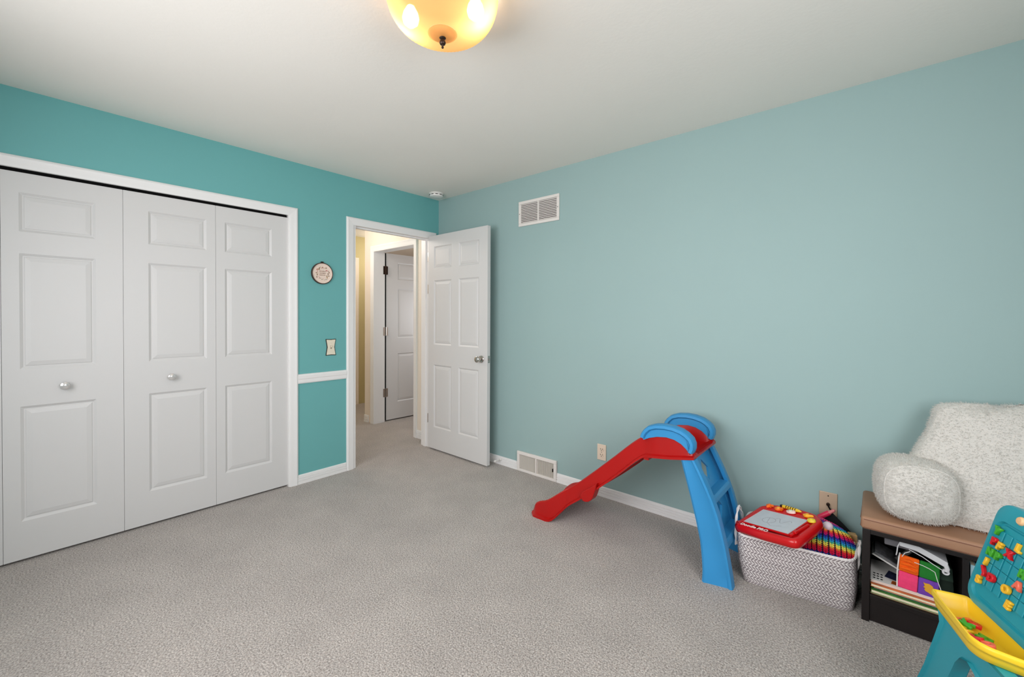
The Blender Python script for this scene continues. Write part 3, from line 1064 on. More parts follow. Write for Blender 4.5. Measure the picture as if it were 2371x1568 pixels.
for z0, z1 in ((.390, .560), (.190, .385)):
    bm = BM()
    y0, y1 = YN + .030 + .34, YF - .030 + .34
    ym = (y0 + y1) / 2
    zm = (z0 + z1) / 2

    def PX(z):
        return zl(SF, z) - .055 - .03 * (z - z0) / (z1 - z0) * 0 - 2.2

    def ringpts(dx):
        outer = [(y0, z0), (ym, z0), (y1, z0), (y1, zm), (y1, z1), (ym, z1), (y0, z1), (y0, zm)]
        hh_, hw_ = .050, .050
        ym_ = ym; ym_ += .012
        inner = [(ym_ - hw_ * .5, zm - hh_ * .5), (ym_, zm - hh_), (ym_ + hw_ * .5, zm - hh_ * .5), (ym_ + hw_, zm), (ym_ + hw_ * .5, zm + hh_ * .5), (ym_, zm + hh_), (ym_ - hw_ * .5, zm + hh_ * .5), (ym_ - hw_, zm)]
        return [[(PX(z) + dx, y, z) for y, z in outer], [(PX(z) + dx, y, z) for y, z in inner]]
    A = ringpts(0); B = ringpts(-.012)
    loft(bm, [B[0], A[0], A[1], B[1]], True, False, loop=True)
    obj('riser', bm, BLUE, slide)

# ------------------------------------------------------------------ woven basket
BO = Vector((3.03, -0.24, 0.0))


def round_poly(pts, rad, n=5):
    out = []
    m = len(pts)
    for i in range(m):
        p = Vector(pts[i]); a_ = Vector(pts[i - 1]); b_ = Vector(pts[(i + 1) % m])
        va = (a_ - p).normalized(); vb = (b_ - p).normalized()
        p0 = p + va * rad; p1 = p + vb * rad
        for k in range(n + 1):
            t_ = k / n
            out.append(p0 * (1 - t_) ** 2 + p * 2 * t_ * (1 - t_) + p1 * t_ ** 2)
    return out


def resample(poly, n):
    m = len(poly)
    seg = [(poly[(i + 1) % m] - poly[i]).length for i in range(m)]
    tot = sum(seg)
    out, i, acc = [], 0, 0.0
    for k in range(n):
        s_ = tot * k / n
        while acc + seg[i] < s_:
            acc += seg[i]; i += 1
        f = (s_ - acc) / seg[i]
        out.append(poly[i].lerp(poly[(i + 1) % m], f))
    return out, tot


RIM = [(2.806, -.425), (3.264, -.348), (3.268, -.066), (2.802, -.095)]
BASE = [(2.836, -.424), (3.258, -.356), (3.252, -.080), (2.846, -.112)]
NB = 104
rim_p, tot_r = resample(round_poly(RIM, .055), NB)
bas_p, tot_b = resample(round_poly(BASE, .050), NB)
BH = .224


def bpoint(k, z, off=0.0):
    f = z / BH
    f2 = f ** .8
    p = bas_p[k % NB].lerp(rim_p[k % NB], f2)
    q = bas_p[(k + 1) % NB].lerp(rim_p[(k + 1) % NB], f2) - bas_p[(k - 1) % NB].lerp(rim_p[(k - 1) % NB], f2)
    nrm = Vector((q.y, -q.x)).normalized()
    bulge = .008 * sin(pi * f)
    p = p + nrm * (off + bulge)
    return Vector((p.x, p.y, z)) - BO, Vector((nrm.x, nrm.y, 0))


basket = thing('woven_basket', 'grey and white woven storage basket full of toys beside the slide', 'basket', BO)
bm = BM()
rings = [[bpoint(k, z, o)[0] for k in range(NB)] for z, o in ((0.001, -.004), (.006, 0), (.05, 0), (.10, 0), (.15, 0), (.20, 0), (BH, 0), (BH, -.007), (.15, -.008), (.10, -.008), (.05, -.008), (.012, -.010))]
loft(bm, rings)
obj('basket_wall', bm, WHITEW, basket, smooth=True)
# herringbone weave: rows of slanted strips, every other row leaning the other way
bm = BM()
rows, zlo, zhi = 15, .004, BH - .004
rh = (zhi - zlo) / rows
for r in range(rows):
    z0 = zlo + r * rh + rh * .03
    z1 = zlo + (r + 1) * rh - rh * .03
    sl = 1.0 if r % 2 == 0 else -1.0
    sub = NB
    for k in range(sub):
        # strip spans k..k+1 at the bottom and is shifted by sl at the top
        def Q(kk, z, o):
            i0 = math.floor(kk); f = kk - i0
            A, n0 = bpoint(i0, z, o); B, _ = bpoint(i0 + 1, z, o)
            return A.lerp(B, f)
        w_ = .74
        b0, b1 = k, k + w_
        t0, t1 = k + sl * .95, k + w_ + sl * .95
        V = [bm.verts.new(Q(kk, z, o)) for kk, z, o in ((b0, z0, -.001), (b1, z0, -.001), (t1, z1, -.001), (t0, z1, -.001),
                                                    (b0 + .08, z0 + .001, .0010), (b1 - .08, z0 + .001, .0016), (t1 - .08, z1 - .001, .0016), (t0 + .08, z1 - .001, .0010))]
        for q in ((4, 5, 6, 7), (0, 1, 5, 4), (1, 2, 6, 5), (2, 3, 7, 6), (3, 0, 4, 7)):
            bm.faces.new([V[j] for j in q])
o = obj('weave', bm, GREYW, basket)
o['kind'] = 'stuff'
bm = BM()
pts = [bpoint(k, BH, -.003)[0] for k in range(NB)]
tube(bm, pts, .0042, 8, closed=True)
for k in range(0, NB):
    p, nrm = bpoint(k, BH, -.003)
    p2, _ = bpoint(k + 1, BH, -.003)
    tn = (p2 - p).normalized()
    lp = [p + nrm * .0048 * cos(q * 2 * pi / 8) + Vector((0, 0, 1)) * .0048 * sin(q * 2 * pi / 8) + tn * (.006 * q / 8) for q in range(8)]
    tube(bm, lp, .0013, 4, closed=False)
obj('rim', bm, WHITEW, basket, smooth=True)
for hp in ([(2.800, -.378, .150), (2.796, -.372, .205), (2.790, -.335, .268), (2.787, -.290, .300), (2.786, -.268, .303), (2.787, -.240, .280), (2.790, -.205, .228), (2.795, -.190, .150)],
           [(3.262, -.30, .15), (3.270, -.29, .20), (3.272, -.25, .245), (3.273, -.205, .258), (3.272, -.16, .245), (3.269, -.12, .20), (3.262, -.11, .15)]):
    bm = BM()
    pts = [Vector(p) - BO for p in hp]
    # catmull resample and two twisted strands
    fine = []
    for i in range(len(pts) - 1):
        p0 = pts[max(0, i - 1)]; p1 = pts[i]; p2 = pts[i + 1]; p3 = pts[min(len(pts) - 1, i + 2)]
        for q in range(6):
            t_ = q / 6
            fine.append(0.5 * ((2 * p1) + (p2 - p0) * t_ + (2 * p0 - 5 * p1 + 4 * p2 - p3) * t_ ** 2 + (3 * p1 - p0 - 3 * p2 + p3) * t_ ** 3))
    for ph in (0, pi):
        st = []
        for i, p in enumerate(fine):
            an = ph + i * .55
            st.append(p + Vector((.0030 * cos(an), .0030 * sin(an), .0022 * sin(an + 1))))
        tube(bm, st, .0036, 6)
    obj('handle', bm, WHITEW, basket, smooth=True)

# magnetic drawing board ----------------------------------------------------------
ca, sa = cos(radians(-21.554)), sin(radians(-21.554))
BOARD = Matrix.Translation((2.832, -.385, .276)) @ Matrix.Rotation(radians(-21.554), 4, 'Z') @ Matrix.Rotation(radians(9.325), 4, 'X') @ Matrix.Rotation(radians(-10.132), 4, 'Y')
board = thing('drawing_board', 'red magnetic drawing board with grey screen lying on top of the toy basket', 'drawing board', mtx=BOARD)
DRED = mat('glossy_red', rgb(196, 14, 20), 0.25, 0.5)
SCREEN = mat('grey_screen', rgb(196, 200, 206), 0.3, 0.5, var=0.05, vscale=26)
out = [(-.022, -.040), (.120, -.048), (.262, -.040), (.276, -.015), (.272, .120), (.262, .200), (.215, .245), (.11, .262), (.01, .245), (-.040, .200), (-.034, .09), (-.030, -.02)]
outl = [Vector((p.x, p.y)) for p in resample(round_poly(out, .018, 4), 72)[0]]
cen = Vector((.11, .10))


def shrink(poly, d_in):
    res = []
    m = len(poly)
    for i in range(m):
        t_ = (poly[(i + 1) % m] - poly[i - 1]).normalized()
        n_ = Vector((-t_.y, t_.x))
        res.append(poly[i] + n_ * d_in)
    return res


bm = BM()
lv = [(-.040, .010), (-.036, .002), (-.022, -.002), (-.012, .0), (-.002, .004), (.002, .012), (.002, .020), (-.0005, .024)]
loft(bm, [[(p.x, p.y, z) for p in shrink(outl, di)] for z, di in lv])
obj('casing', bm, DRED, board, smooth=True, angle=60)
bm = BM()
for x0, x1, y0, y1 in ((-.006, .226, -.006, 0), (-.006, .226, .165, .171), (-.006, 0, 0, .165), (.220, .226, 0, .165)):
    box(bm, x0, x1, y0, y1, -.001, .0042, .0012)
obj('screen_rim', bm, DRED, board)
boxobj('screen', SCREEN, (0, .220, 0, .165, -.001, .0022), board)
SCRIB = mat('grey_scribble', rgb(166, 166, 172), .5, .3)
bm = BM()
for pts in ([(.085 + .03 * cos(q * .5), .075 + .028 * sin(q * .5), .0026) for q in range(14)], [(.10 + q * .006, .095 + .02 * sin(q * .7), .0026) for q in range(14)], [(.075, .10, .0026), (.09, .05, .0026), (.12, .03, .0026), (.16, .05, .0026)]):
    tube(bm, pts, .0022, 4)
for v in bm.verts:
    v.co.z = .0021 + (v.co.z - .0026) * .15
o = obj('scribble', bm, SCRIB, board); o['label'] = 'faint grey scribble on the screen'
WPRINT = mat('white_print', rgb(250, 226, 222), .4, .3)
me = text_mesh('Doodle PRO', .026, .0008, .0006)
o = meshobj('logo', me, WPRINT, board); o.matrix_local = Matrix.Translation((.072, -.022, .0018)); o['label'] = 'white printed name on the red front edge'
bm = BM(); tube(bm, [(.236, -.01, .004), (.240, .06, .004), (.242, .12, .003)], .006, 8); obj('eraser_slot', bm, DRED, board, smooth=True)
bm = BM(); box(bm, -.006, .010, -.010, .010, 0, .012, .003); o = obj('eraser_knob', bm, DRED, board); o.location = (.241, .02, .004)


def flat_shape(name, label, poly, m_, hgt, at, rz, group='shape stamps lying on the red drawing board', inner=None):
    mt = BOARD @ Matrix.Translation((at[0], at[1], .0028)) @ Matrix.Rotation(rz, 4, 'Z')
    t_ = thing(name, label, 'stamp', mtx=mt, group=group)
    bm = BM()
    P = [Vector(p) for p in poly]
    loft(bm, [[(p.x, p.y, 0) for p in P], [(p.x, p.y, hgt * .7) for p in P], [(p.x * .86, p.y * .86, hgt) for p in P]])
    obj('stamp_body', bm, m_, t_, smooth=True, angle=50)
    bm = BM(); lathe(bm, [(.0085, hgt * .8), (.0075, hgt + .003), (.0, hgt + .0045)], 14)
    obj('grip', bm, inner or m_, t_, smooth=True)
    return t_


star = [((.0185 if k % 2 == 0 else .0085) * cos(pi / 2 + k * pi / 5), (.0185 if k % 2 == 0 else .0085) * sin(pi / 2 + k * pi / 5)) for k in range(10)]
fish = [(-.020, 0), (-.014, .010), (-.002, .013), (.008, .007), (.018, .012), (.018, -.012), (.008, -.007), (-.002, -.013), (-.014, -.010)]
oval = [(.021 * cos(k * pi / 8), .013 * sin(k * pi / 8) + (.006 if k == 2 else 0)) for k in range(16)]
bird = [(-.020, 0), (-.012, .010), (.002, .012), (.008, .006), (.024, .004), (.010, -.003), (.004, -.011), (-.010, -.011)]
disc = [(.0175 * cos(k * pi / 9), .015 * sin(k * pi / 9)) for k in range(18)]
S_OR = mat('orange_stamp', rgb(240, 116, 34), .35, .5)
S_PK = mat('blush_stamp', rgb(240, 206, 196), .35, .5)
S_YE = mat('amber_stamp', rgb(246, 176, 40), .35, .5)
S_LE = mat('lemon_stamp', rgb(232, 206, 60), .35, .5)
flat_shape('shape_stamp', 'orange star shaped stamp at the top left of the red board', star, S_OR, .010, (.010, .205), .3)
flat_shape('shape_stamp', 'orange fish shaped stamp right of the star stamp', fish, S_OR, .010, (.062, .196), .2, inner=S_YE)
flat_shape('shape_stamp', 'pale pink oval stamp below the yellow pen', oval, S_PK, .009, (.122, .196), .1, inner=mat('pale_green_grip', rgb(214, 220, 196), .4, .4))
flat_shape('shape_stamp', 'amber bird shaped stamp on the right of the red board', bird, S_YE, .010, (.200, .196), .1)
flat_shape('shape_stamp', 'lemon yellow round stamp at the right corner of the screen', disc, S_LE, .010, (.236, .160), 0)
# yellow pen with dark stripes
mt = BOARD @ Matrix.Translation((.060, .228, .010)) @ Matrix.Rotation(radians(-8), 4, 'Z')
pen = thing('drawing_pen', 'yellow drawing pen with dark stripes in the top groove of the red board', 'pen', mtx=mt)
bm = BM(); lathe(bm, [(0, 0), (.006, .002), (.0085, .012), (.0085, .080), (.006, .094), (.002, .104), (0, .106)], 16, 'X'); obj('barrel', bm, mat('pen_yellow', rgb(236, 196, 50), .35, .5), pen, smooth=True)
for k in range(5):
    bm = BM(); lathe(bm, [(.0088, .026 + k * .012), (.0093, .028 + k * .012), (.0088, .031 + k * .012)], 14, 'X', cap=False); obj('stripe', bm, mat('pen_brown', rgb(92, 58, 26), .4, .4), pen)
bm = BM(); lathe(bm, [(.0, -.007), (.006, -.006), (.0075, .0), (.0075, .006)], 14, 'X'); obj('cap', bm, BRONZE, pen, smooth=True)

# pink marker, black folder, knitted bag and small things in the basket --------------------
PINK = mat('pink_marker', rgb(206, 40, 78), .4, .4)
tmp_dir = Vector((.062, .012, .050)).normalized()
t = thing('pink_marker', 'dark pink marker sticking up behind the red drawing board', 'marker', (3.112, -.112, .290))
bm = BM(); q0 = Vector((0, 0, 0)); tube(bm, [q0, q0 + tmp_dir * .052], [.0125, .012], 12); obj('barrel', bm, PINK, t, smooth=True)
bm = BM(); tube(bm, [tmp_dir * .052, tmp_dir * .060, tmp_dir * .078, tmp_dir * .082], [.010, .008, .007, .003], 12); obj('tip', bm, mat('rosy_tip', rgb(206, 120, 122), .4, .4), t, smooth=True)

t = thing('black_folder', 'black folder leaning at the back of the basket behind the knitted bag', 'folder', mtx=Matrix.Translation((3.172, -.100, .215)) @ Matrix.Rotation(radians(-14), 4, 'X') @ Matrix.Rotation(radians(42), 4, 'Y'))
BLK = mat('black_cloth', rgb(22, 22, 26), .75, .2)
boxobj('cover', BLK, (-.075, .075, -.007, -.0045, -.075, .070), t, .001)
boxobj('cover', BLK, (-.075, .075, .0045, .007, -.075, .070), t, .001)
boxobj('pages', mat('grey_paper', rgb(120, 118, 120), .8, .1), (-.070, .070, -.0045, .0045, -.072, .067), t)

YC = Vector((3.166, -.255, .140))
bag = thing('knitted_bag', 'rainbow striped knitted bag with dark gaps stuffed into the right of the basket', 'bag', mtx=Matrix.Translation(YC) @ Matrix.Rotation(radians(8), 4, 'Z') @ Matrix.Rotation(radians(-30), 4, 'X'))
RB, RBY, RBH = .100, .068, .184


def bagpt(th, f):
    """th angle, f 0..1 height"""
    prof = (1 - max(0, (f - .25) / .75) ** 2.8) ** .5 if f > .25 else 1.0
    sx = RB * (.90 + .10 * min(1, f / .25)) * max(prof, .02)
    sy = RBY * (.90 + .10 * min(1, f / .25)) * max(prof, .02)
    sq = 1.0
    return Vector((sx * cos(th) * sq, sy * sin(th) * sq, RBH * f - .012 * cos(th) * f))


bm = BM()
loft(bm, [[bagpt(2 * pi * k / 40, f) * .985 for k in range(40)] for f in (0, .1, .2, .3, .4, .5, .6, .7, .8, .88, .94, .98)])
obj('bag_body', bm, mat('dark_lining', rgb(26, 22, 40), .9, .1), bag, smooth=True)
rain = [(54, 70, 170), (120, 40, 120), (206, 30, 66), (54, 70, 170), (206, 30, 80), (206, 30, 66), (226, 44, 60), (226, 120, 60), (240, 224, 90), (230, 220, 100), (84, 186, 150), (48, 150, 204), (44, 100, 190), (60, 50, 150), (196, 36, 120), (220, 40, 90), (232, 90, 60), (240, 190, 90), (240, 226, 96), (70, 180, 170), (40, 130, 190), (120, 60, 150), (206, 70, 120)]
NRW = 23
yarn_bms = {}
for r in range(NRW):
    f0 = .02 + .95 * r / NRW
    f1 = .02 + .95 * (r + 1.30) / NRW
    n_ = 27
    bmr = BM()
    for k in range(n_):
        for sd in (-1, 1):
            th = 2 * pi * (k + .5) / n_
            A = bagpt(th, f0) * 1.012
            B = bagpt(th + sd * 2 * pi / n_ * .42, min(.985, f1)) * 1.015
            Mid = (A + B) / 2 * 1.02
            tube(bmr, [A, Mid, B], [.0012, .0036, .0012], 5)
    o = obj('yarn_row', bmr, mat('yarn_%d' % r, rgb(*rain[r]), .85, .1), bag, smooth=True)
    o['kind'] = 'stuff'
bm = BM(); sphere(bm, (0, 0, 0), .021, 20, 14, (1, 1, .92)); 
t = thing('white_ball', 'small lilac white ball resting on the knitted bag beside the red board', 'ball', (3.156, -.222, .302))
obj('ball_shell', bm, mat('lilac_white_plastic', rgb(232, 216, 226), .4, .4), t, smooth=True)
t = thing('wooden_block', 'pale wooden toy block in the right corner of the basket', 'block', (3.243, -.130, .215), .3)
boxobj('block', mat('pale_wood', rgb(206, 168, 116), .6, .3, var=.1, vscale=40), (-.016, .016, -.016, .016, 0, .045), t, .003)
t = thing('toy_figure', 'small patterned cloth toy beside the wooden block in the basket', 'toy', (3.247, -.195, .170))
bm = BM(); sphere(bm, (0, 0, .03), .016, 14, 10, (1, 1, 2.0)); obj('toy_body', bm, mat('patterned_cloth', rgb(184, 150, 120), .8, .1, var=.6, vscale=120), t, smooth=True)
bm = BM(); sphere(bm, (0, 0, .070), .012, 14, 10); obj('toy_head', bm, mat('patterned_head', rgb(226, 190, 170), .8, .1, var=.4, vscale=160), t, smooth=True)

# ------------------------------------------------------------------ storage bench
BX0, BX1, BY0, BY1 = 3.284, 4.300, -.372, -.016
bench = thing('storage_bench', 'dark espresso storage bench with a tan cushion against the aqua wall', 'bench', (BX0, BY0, 0))


def bb(x0, x1, y0, y1, z0, z1):
    return (x0 - BX0, x1 - BX0, y0 - BY0, y1 - BY0, z0, z1)


boxobj('side_panel', ESPR, bb(BX0, BX0 + .026, BY0, BY1, 0, .392), bench, .0015)
boxobj('side_panel', ESPR, bb(BX1 - .026, BX1, BY0, BY1, 0, .392), bench, .0015)
boxobj('top_board', ESPR, bb(BX0 + .026, BX1 - .026, BY0, BY1, .374, .392), bench, .001)
boxobj('bottom_shelf', ESPR, bb(BX0 + .026, BX1 - .026, BY0 + .004, BY1, .098, .116), bench, .001)
boxobj('kickboard', ESPR, bb(BX0 + .026, BX1 - .026, BY0 + .010, BY0 + .026, .004, .098), bench, .001)
boxobj('back_panel', ESPR, bb(BX0 + .026, BX1 - .026, BY1 - .008, BY1, .004, .374), bench)
for x in (3.578, 3.93):
    boxobj('divider', ESPR, bb(x, x + .018, BY0 + .006, BY1 - .008, .116, .374), bench, .001)
bm = BM()
box(bm, *bb(BX0 - .006, BX1 + .006, BY0 - .008, BY1 + .002, .392, .446), bev=.012, seg=3)
cu = obj('cushion', bm, TAN, bench, smooth=True, angle=60)
bm = BM()
fx0, fx1, fy0, fy1 = BX0 - .006 - BX0, BX1 + .006 - BX0, -.008, BY1 - BY0 + .002
for z in (.4005, .4345):
    tube(bm, [(fx0 + .004, fy1 - .02, z), (fx0 - .0004, fy0 + .015, z), (fx0 + .012, fy0 - .0004, z), (fx1 - .01, fy0 - .0004, z), (fx1, fy0 + .015, z), (fx1, fy1 - .02, z)], .0015, 6)
sm = obj('seam', bm, TANSEAM, cu); sm['label'] = 'dark seam along the cushion edge'

# ------------------------------------------------------------------ books and things inside the bench
PAPER = mat('page_paper', rgb(232, 218, 190), .85, .1, var=.06, vscale=300)
PAPERW = mat('white_paper', rgb(224, 222, 218), .8, .1)


def book(name, label, dims, cover_m, loc, rot=(0, 0, 0), group=None, page_m=None, cover_t=.0018, cat='book'):
    """w (x) d (y) h (z = thickness); spine on the back (+y) side."""
    w_, dd, hh_ = dims
    mt = Matrix.Translation(loc) @ Euler(rot).to_matrix().to_4x4()
    t_ = thing(name, label, cat, mtx=mt, group=group)
    boxobj('cover', cover_m, (0, w_, 0, dd, 0, cover_t), t_)
    boxobj('cover', cover_m, (0, w_, 0, dd, hh_ - cover_t, hh_), t_)
    boxobj('spine', cover_m, (0, w_, dd, dd + cover_t, 0, hh_), t_)
    boxobj('pages', page_m or PAPER, (.002, w_ - .002, .001, dd, cover_t, hh_ - cover_t), t_)
    return t_


GRNC = mat('green_cover', rgb(76, 132, 64), .45, .4, var=.5, vscale=24)
GRND = mat('teal_cover', rgb(52, 110, 92), .45, .4, var=.6, vscale=30)
REDC = mat('red_cover', rgb(186, 50, 40), .45, .4, var=.4, vscale=20)
ORAC = mat('orange_cover', rgb(196, 106, 54), .45, .4, var=.4, vscale=20)
GRYC = mat('grey_white_cover', rgb(176, 176, 176), .5, .3, var=.35, vscale=50)
YB0 = -.352
g_ = 'picture books stacked flat in the bench'
book('picture_book', 'cream edged picture book at the very bottom of the flat stack', (.262, .20, .009), mat('tan_cover', rgb(202, 164, 120), .5, .3), (3.3115, YB0, .1165), group=g_)
book('picture_book', 'green covered picture book second from the bottom of the flat stack', (.258, .20, .013), GRNC, (3.314, YB0 - .012, .126), group=g_)
book('picture_book', 'pink edged board book in the middle of the flat stack', (.245, .20, .011), GRND, (3.322, YB0 + .004, .1395), group=g_, page_m=mat('pink_paper', rgb(226, 186, 170), .8, .1))
book('picture_book', 'green and orange picture book directly below the white activity book', (.255, .20, .012), ORAC, (3.313, YB0 - .010, .151), group=g_)
ab = book('activity_book', 'white activity book with printed pictures on top of the flat stack', (.255, .20, .010), PAPERW, (3.312, YB0 + .006, .1635), group=None, page_m=mat('rosy_paper', rgb(226, 204, 190), .8, .1))
for nm, col, pts in (('printed_picture', rgb(40, 44, 74), [(.045, .06), (.10, .045), (.12, .10), (.06, .13)]), ('printed_picture', rgb(206, 104, 40), [(.065, .012), (.115, .008), (.12, .040), (.07, .042)])):
    bm = BM(); prism(bm, pts, 'Z', .0100, .0104); obj(nm, bm, mat('print_%d' % int(col[0] * 999), col, .6, .2, var=.5, vscale=60), ab)
for k in range(9):
    bm = BM(); lathe(bm, [(.0045, .0100), (.0045, .0105)], 10, 'Z', (.012 + .012 * (k % 3), .022 + .022 * (k // 3), 0)); obj('printed_dot', bm, BLACK, ab)
g_ = 'magazines stacked tilted at the left of the bench'
for k in range(3):
    mt_ = (3.3150 + .004 * k, YB0 + .062 - .006 * k, .258 + .0075 * k)
    nm = ('white edged magazine lowest of the three tilted ones', 'middle magazine of the three tilted ones', 'topmost dark grey magazine of the three tilted ones')[k]
    book('magazine', nm, (.185 - .012 * k, .12, .006), (PAPERW, GRYC, mat('dark_grey_cover', rgb(86, 86, 88), .4, .4, var=.5, vscale=60))[k], mt_, (0, radians(24), 0), group=g_, page_m=(PAPERW if k == 0 else mat('dim_pages', rgb(96, 96, 98), .8, .1)), cover_t=.001, cat='magazine')
book('black_book', 'black book leaning upright behind the patchwork cloth book', (.075, .12, .020), mat('black_cover', rgb(20, 20, 22), .35, .4), (3.402, YB0 + .07, .252), (0, radians(-52), 0), cat='book', page_m=mat('dim_paper', rgb(70, 68, 66), .8, .1))

# patchwork cloth book
t = thing('cloth_book', 'patchwork cloth book of orange, green, pink and purple squares', 'cloth book', mtx=Matrix.Translation((3.397, -.344, .1755)) @ Matrix.Rotation(radians(3), 4, 'Y') @ Matrix.Rotation(radians(-7), 4, 'X'))
for nm, col, x0, z0 in (('pink', (236, 70, 118), 0, 0), ('purple', (112, 66, 164), .060, 0), ('orange', (238, 100, 28), 0, .066), ('green', (40, 120, 48), .060, .066)):
    m_ = mat(nm + '_felt', rgb(*col), .9, .1, var=.06, vscale=60, bump=.2, bscale=300)
    bm = BM(); box(bm, x0 + .0005, x0 + .0595, 0, .012, z0 + .0005, z0 + .0655, .004, 2)
    o = obj('patch', bm, m_, t, smooth=True, angle=60); o['label'] = nm + ' felt square'
bm = BM(); prism(bm, [(.018 + .0 * k, 0) for k in range(0)] or [(.074, .052), (.080, .050), (.092, .052), (.102, .046), (.107, .034), (.106, .020), (.100, .013), (.090, .018), (.082, .020), (.078, .026), (.081, .030), (.075, .034), (.079, .040)], 'Y', -.003, .001)
o = obj('applique', bm, mat('gold_felt', rgb(214, 158, 52), .9, .1), t, bevel=.001); o['label'] = 'gold felt shape sewn on the purple square'
for z in (.080, .098, .112):
    bm = BM(); tube(bm, [(.004, -.001, z), (.028, -.005, z + .004), (.052, -.001, z - .001)], [.004, .007, .004], 8); obj('felt_roll', bm, mat('orange_felt', rgb(238, 100, 28)), t, smooth=True)
bm = BM(); tube(bm, [(-.001, .004, .0), (-.004, .002, .06), (-.002, .003, .12), (.0, .006, .136)], .0026, 6); o = obj('piping', bm, PAPERW, t, smooth=True); o['label'] = 'white piping along the left edge'
# white cords hanging out of the cloth book and case
CORD = BM(); tube(CORD, [(3.446, -.356, .300), (3.470, -.360, .298), (3.490, -.360, .292), (3.505, -.358, .284), (3.512, -.357, .255), (3.524, -.356, .215), (3.538, -.354, .180), (3.541, -.352, .1765)], .0013, 6)
# white folding plastic case lid
t = thing('plastic_case', 'white plastic case with a bent rim wedged under the bench top', 'case', (3.40, -.335, .175))
WPL = mat('white_case_plastic', rgb(206, 206, 208), .35, .45)
bm = BM()
prof = [(.002, .182), (.052, .178), (.096, .160), (.142, .140)]
rings = []
for (x, z) in prof:
    z -= .010
    rings.append([(x, -.010, z), (x, -.010, z + .024), (x, .11, z + .024), (x, .11, z + .020), (x, .0, z + .020), (x, .0, z)])
loft(bm, rings)
obj('lid_rim', bm, WPL, t, bevel=.0015)
bm = BM(); tube(bm, [(.136, -.006, .142), (.140, -.008, .130), (.138, -.008, .118)], .008, 8); lathe(bm, [(.0055, -.012), (.011, -.012), (.011, -.004), (.0055, -.004), (.0055, -.012)], 16, 'Y', (.136, 0, .116), cap=False); obj('clasp', bm, WPL, t, smooth=True)
bm = BM(); tube(bm, [(.004, -.004, .186), (-.004, -.006, .165), (-.006, -.006, .140), (-.008, -.004, .128)], .0022, 6); tube(bm, [(.010, -.004, .128), (.018, -.006, .146), (.034, -.006, .158)], .0016, 6); tube(bm, [(.030, -.005, .165), (.07, -.006, .150), (.10, -.006, .132), (.134, -.008, .115)], .0016, 6)
obj('hinge_wire', bm, WPL, t, smooth=True)
bmesh.ops.translate(CORD, vec=(-3.40, .335, -.175), verts=CORD.verts)
o = obj('cord', CORD, PAPERW, t, smooth=True); o['label'] = 'thin white cord hanging across the patchwork cloth book'
boxobj('case_body', mat('grey_case', rgb(110, 108, 112), .5, .3), (-.045, .06, .02, .11, .150, .176), t, .004)
# dark green box right of the cloth book
t = thing('green_box', 'dark green game box in the shadow right of the cloth book', 'box', mtx=Matrix.Translation((3.520, -.30, .1765)) @ Matrix.Rotation(radians(-4), 4, 'Y'))
boxobj('box_base', mat('dark_green_card', rgb(24, 38, 30), .6, .25, var=.3, vscale=30), (0, .045, 0, .20, 0, .09), t, .001)
boxobj('box_lid', mat('darker_green_card', rgb(32, 50, 40), .6, .25, var=.4, vscale=40), (-.001, .046, -.001, .201, .060, .112), t, .001)
# upright books in the middle bay
g_ = 'upright books in the middle bay of the bench'
x = 3.601
for k, (w_, h_, d_, col, nm) in enumerate(((.015, .232, .19, (150, 186, 196), 'pale blue upright book with a striped foot next to the divider'), (.012, .222, .18, (52, 36, 74), 'dark purple upright book right of the pale blue one'),
                                  (.010, .238, .19, (86, 40, 90), 'thin plum coloured upright book'), (.014, .215, .18, (40, 48, 92), 'navy blue upright book'), (.016, .226, .19, (176, 160, 150), 'beige upright book half hidden by the easel'))):
    t = thing('upright_book', nm, 'book', (x, -.350, .1165), group=g_)
    cm = mat('upright_cover_%d' % k, rgb(*col), .5, .35, var=.06, vscale=20)
    boxobj('spine', cm, (0, w_, 0, .0015, 0, h_), t)
    boxobj('cover', cm, (0, .0015, .0015, d_, 0, h_), t); boxobj('cover', cm, (w_ - .0015, w_, .0015, d_, 0, h_), t)
    boxobj('pages', PAPER, (.0015, w_ - .0015, .0015, d_ - .003, .003, h_ - .003), t)
    if k == 0:
        for q, sc_ in enumerate(((44, 40, 60), (226, 220, 220), (44, 40, 60), (226, 220, 220), (44, 40, 60), (236, 190, 120), (206, 96, 70), (150, 110, 90))):
            boxobj('stripe', mat('stripe_%d' % q, rgb(*sc_), .5, .3), (-.0002, w_ + .0002, -.0006, .0, .006 + q * .0095, .0135 + q * .0095), t)
    x += w_ + .0008

# ------------------------------------------------------------------ sherpa backrest pillow
PZ = 0.4530
PXC = 3.770
pil = thing('backrest_pillow', 'cream white sherpa backrest pillow with arms sitting on the bench', 'pillow', (PXC, -.15, PZ))


def fuzz(o, strength=.0075, size=.020):
    tx = bpy.data.textures.get('fleece_%g' % size) or bpy.data.textures.new('fleece_%g' % size, 'CLOUDS')
    tx.noise_scale = size
    tx.noise_depth = 3
    md = o.modifiers.new('fleece', 'DISPLACE')
    md.texture = tx
    md.texture_coords = 'GLOBAL'
    md.strength = strength
    md.mid_level = 0.5


def fleece(o, count, length=.007):
    """short curly fleece fibres growing on the pillow cover"""
    md = o.modifiers.new('fibres', 'PARTICLE_SYSTEM')
    ps = md.particle_system
    st = ps.settings
    st.type = 'HAIR'
    st.count = count
    st.hair_length = length
    st.hair_step = 3
    st.render_step = 3
    st.brownian_factor = .0
    st.use_advanced_hair = True
    st.factor_random = .0017
    st.normal_factor = .0011
    st.tangent_factor = .0004
    st.root_radius = .12
    st.tip_radius = .04
    st.radius_scale = .010
    st.child_type = 'NONE'


